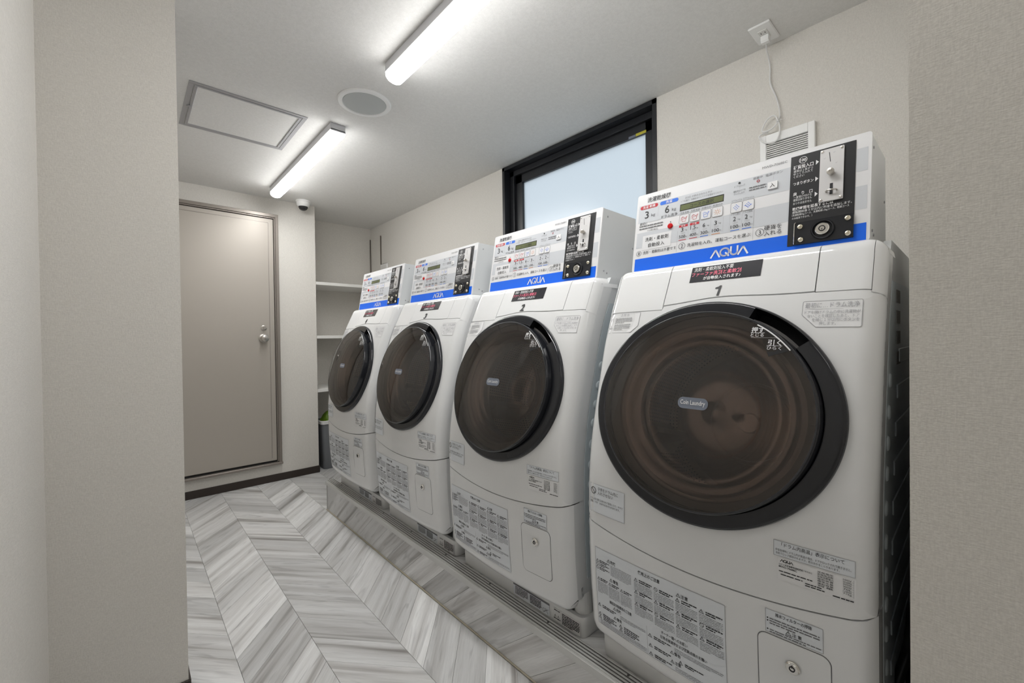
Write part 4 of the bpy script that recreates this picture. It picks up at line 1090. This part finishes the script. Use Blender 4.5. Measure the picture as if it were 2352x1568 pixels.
ct('乾燥時間を延長するには', .1405, .1042, .0074, .0790, 'l', .015); ct('運転開始後３分以内に料金を追加します。', .1405, .0960, .0058, .1120, 'l'); ct('（洗濯乾燥3kgコース、洗濯乾燥1.5kgコース、乾燥コース', .1400, .0885, .0050, .1080, 'l'); ct('のみ延長できます。）', .1405, .0812, .0050, .0400, 'l')
for v in (.209, .168, .131): t.poly([(.1838, v - .0058), (.1895, v), (.1838, v + .0058)], 0, .0005)
wpart(t.mb, 'lettering', ['white_print'], qn)
wpart(slab(rrect(.2145, .1698, .0222, .0628, .002, 4), CH - .001, CH + .0035), 'coin_plate', 'coin_plate', qn)
QH = CH + .0035
def bpk(name, u, v, prof, mats, par, h=QH, n=18):
    P = Vector(BP(u, v, h)); m = MB(); m.lathe(prof, P, N, n=n); return wpart(m, name, mats, par, True, 40)
for u in (.1965, .2325):
    for v in (.1115, .2280): bpk('plate_screw', u, v, [(.0026, 0), (.0026, .001), (.0012, .0014), (0, .0008)], 'steel_satin', qn)
t = Deco(lambda u, v, h: BP(u, v, h + QH)); t.stroke([(.2095, .2232), (.2122, .2005)], .0013, 0, .0004); wpart(t.mb, 'coin_slot', ['ink'], qn)
t = Deco(lambda u, v, h: BP(u, v, h + QH)); t.rect(.2125, .2182, .1215, .1475, 0, .0004); wpart(t.mb, 'return_slot', ['ink'], qn)
t = Deco(lambda u, v, h: BP(u, v, h + QH))
for u, v in ((.2185, .2210), (.2010, .2110), (.2230, .1945)): t.stroke([(u - .0016, v), (u, v - .0010), (u + .0018, v + .0012)], .0006, 1, .0004)
wpart(t.mb, 'engraved_marks', ['ink', 'ink_light'], qn)
bpk('jam_button', .2145, .1720, [(.0062, 0), (.0062, .008), (.0075, .0085), (.0072, .012), (.003, .0128), (.0025, .0115), (0, .0115)], 'steel_satin', qn)
m = MB(); m.tube([BP(.2155 + .0100 * math.cos(a), .1295 + .0018 * math.sin(a) * 0, QH + .0075 * math.sin(a)) for a in [math.pi * i / 12 for i in range(13)]], .0018, 8); wpart(m, 'return_cup', 'steel_satin', qn, True)
wpart(slab(rrect(.2005, .0410, .0565, .0268, .003, 4), CH - .001, CH + .0040), 'lock_plate', 'black_gloss', qn)
LH = CH + .0040
m = MB(); m.tube([BP(.1475, v, LH + .0012) for v in (.0150, .0400, .0600, .0660)] + [BP(.1500, .0672, LH + .0012)], .0011, 6); wpart(m, 'plate_edge', 'chrome', qn, True)
for u, v in ((.159, .0560), (.161, .0245), (.2470, .0580), (.2480, .0235)): bpk('bolt', u, v, [(.0062, 0), (.0060, .002), (.0048, .0040), (.0022, .0050), (0, .0050)], 'brass_bolt', qn, LH)
bpk('lock_collar', .2025, .0415, [(.0225, 0), (.0225, .003), (.0205, .0055), (.0185, .0052), (.0165, .001), (.0140, .001)], 'black_gloss', qn, LH, 36)
bpk('lock_cylinder', .2025, .0415, [(.0135, .0005), (.0135, .0065), (.0120, .0080), (.0070, .0080), (.0068, .0072), (.0045, .0072), (.0045, .0084), (0, .0084)], 'chrome', qn, LH, 32)
t = Deco(lambda u, v, h: BP(u, v, h + LH + .0081)); t.ring(.2025, .0415, .0055, .0014, 0, .0008, 20); t.rect(.2018, .2032, .0380, .0415, 0, .0008); wpart(t.mb, 'keyway', ['ink'], qn)

# ------------------------------------------------------------------ drain pan
PB = (1.03, 0.0, STEP_Z)
def build_pan():
    r = empty('drain_pan', (1.34, 0, STEP_Z)); off = (1.34, 0, STEP_Z)
    m = MB(); x0, x1 = 1.030, 1.668; cx, hx = (x0 + x1) / 2, (x1 - x0) / 2
    Q = lambda ix, iy, z, rad: [(a, b, z) for a, b in rrect(cx, 0, hx - ix, .318 - iy, rad, 5)]
    rows = [Q(.004, .004, STEP_Z, .022), Q(.001, .001, STEP_Z + .010, .024), Q(0, 0, STEP_Z + .058, .025), Q(.004, .004, STEP_Z + .064, .022), Q(.018, .018, STEP_Z + .064, .015), Q(.022, .022, STEP_Z + .058, .012), Q(.026, .026, STEP_Z + .015, .012)]
    m.grid(rows, wrap=True); n = len(rows[0]); m.raw(rows[-1], [tuple(range(n))]); m.raw(rows[0], [tuple(range(n))[::-1]])
    m.build('tray', 'pan_plastic', r, True, off, 45)
    def PM_(u, v, h): return (x0 + .0012 - h - .0012 * (v / .058), -u, STEP_Z + v)
    for (u0, u1, dark) in ((-.001, .176, 1), (.194, .226, 0), (.228, .305, 0)):
        d = Deco(PM_, 5); d.rect(u0, u1, .010, .052, 0, .0014); lb = d.mb.build('pan_label', 'label_film' if dark else 'pan_plastic', r, False, off)
        t = Deco(PM_, 9)
        if dark:
            t.rect(u0, u1, .046, .052, 1, .0020); t.rows(u0 + .010, u0 + .075, .042, 6, .0048, .0026, 0, .0020); t.rows(u0 + .085, u0 + .140, .042, 6, .0048, .0030, 0, .0020)
            t.ring(u0 + .152, .022, .006, .0008, 0, .0020, 14); t.stroke([(u0 + .148, .014), (u0 + .172, .030)], .0010, 0, .0020); t.stroke([(u0 + .160, .030), (u0 + .170, .014)], .0010, 0, .0020)
        elif u1 < .227: t.dashes(u0 + .004, u1 - .004, .046, .003, 0, .0020); t.warn(u0 + .008, .028, .007, 0, .0020); t.warn(u0 + .022, .028, .007, 0, .0020); t.dashes(u0 + .002, u1 - .002, .019, .003, 0, .0020)
        else: t.rows(u0 + .004, u1 - .002, .046, 7, .0052, .0034, 0, .0020)
        t.mb.build('lettering', ['ink', 'ink_grey'], lb, False, off)
    return r
pan = build_pan()

# ------------------------------------------------------------------ the four machines
YC = (.438, 1.139, 1.827, 2.522)
WHERE = ('beside the near wall end', 'under the frosted window', 'between machines 2 and 4', 'next to the shelf niche')
for k, yc in enumerate(YC):
    a = wd if k == 0 else copy_tree(wd)
    a.location = (BASE[0], yc, BASE[2])
    tag(a, 'white coin washer dryer numbered %d on its lid, %s' % (k + 1, WHERE[k]), 'washer dryer', 'coin-operated washer dryers in a row')
    d = Deco(Fz)
    if k == 0: d.poly([(.0015, 1.2240), (.0072, 1.2240), (.0105, 1.2505), (.0062, 1.2505), (.0030, 1.2478), (-.0040, 1.2460), (-.0044, 1.2422), (.0042, 1.2425)], 0, .0010)
    else: d.text(str(k + 1), .005, 1.2370, .0265, 0, w=.0215, bold=.022, shear=.12, h=.0010)
    d.mb.build('unit_number', ['ink'], a, False, BASE)
    b = pan if k == 0 else copy_tree(pan)
    b.location = (1.34, yc, STEP_Z)
    tag(b, ('white drain pan under the washer dryer beside near wall end', 'white drain pan under the second washer dryer from near wall end', 'white drain pan under the second washer dryer from shelf niche', 'white drain pan under the washer dryer next to shelf niche')[k], 'drain pan', 'drain pans on the platform')
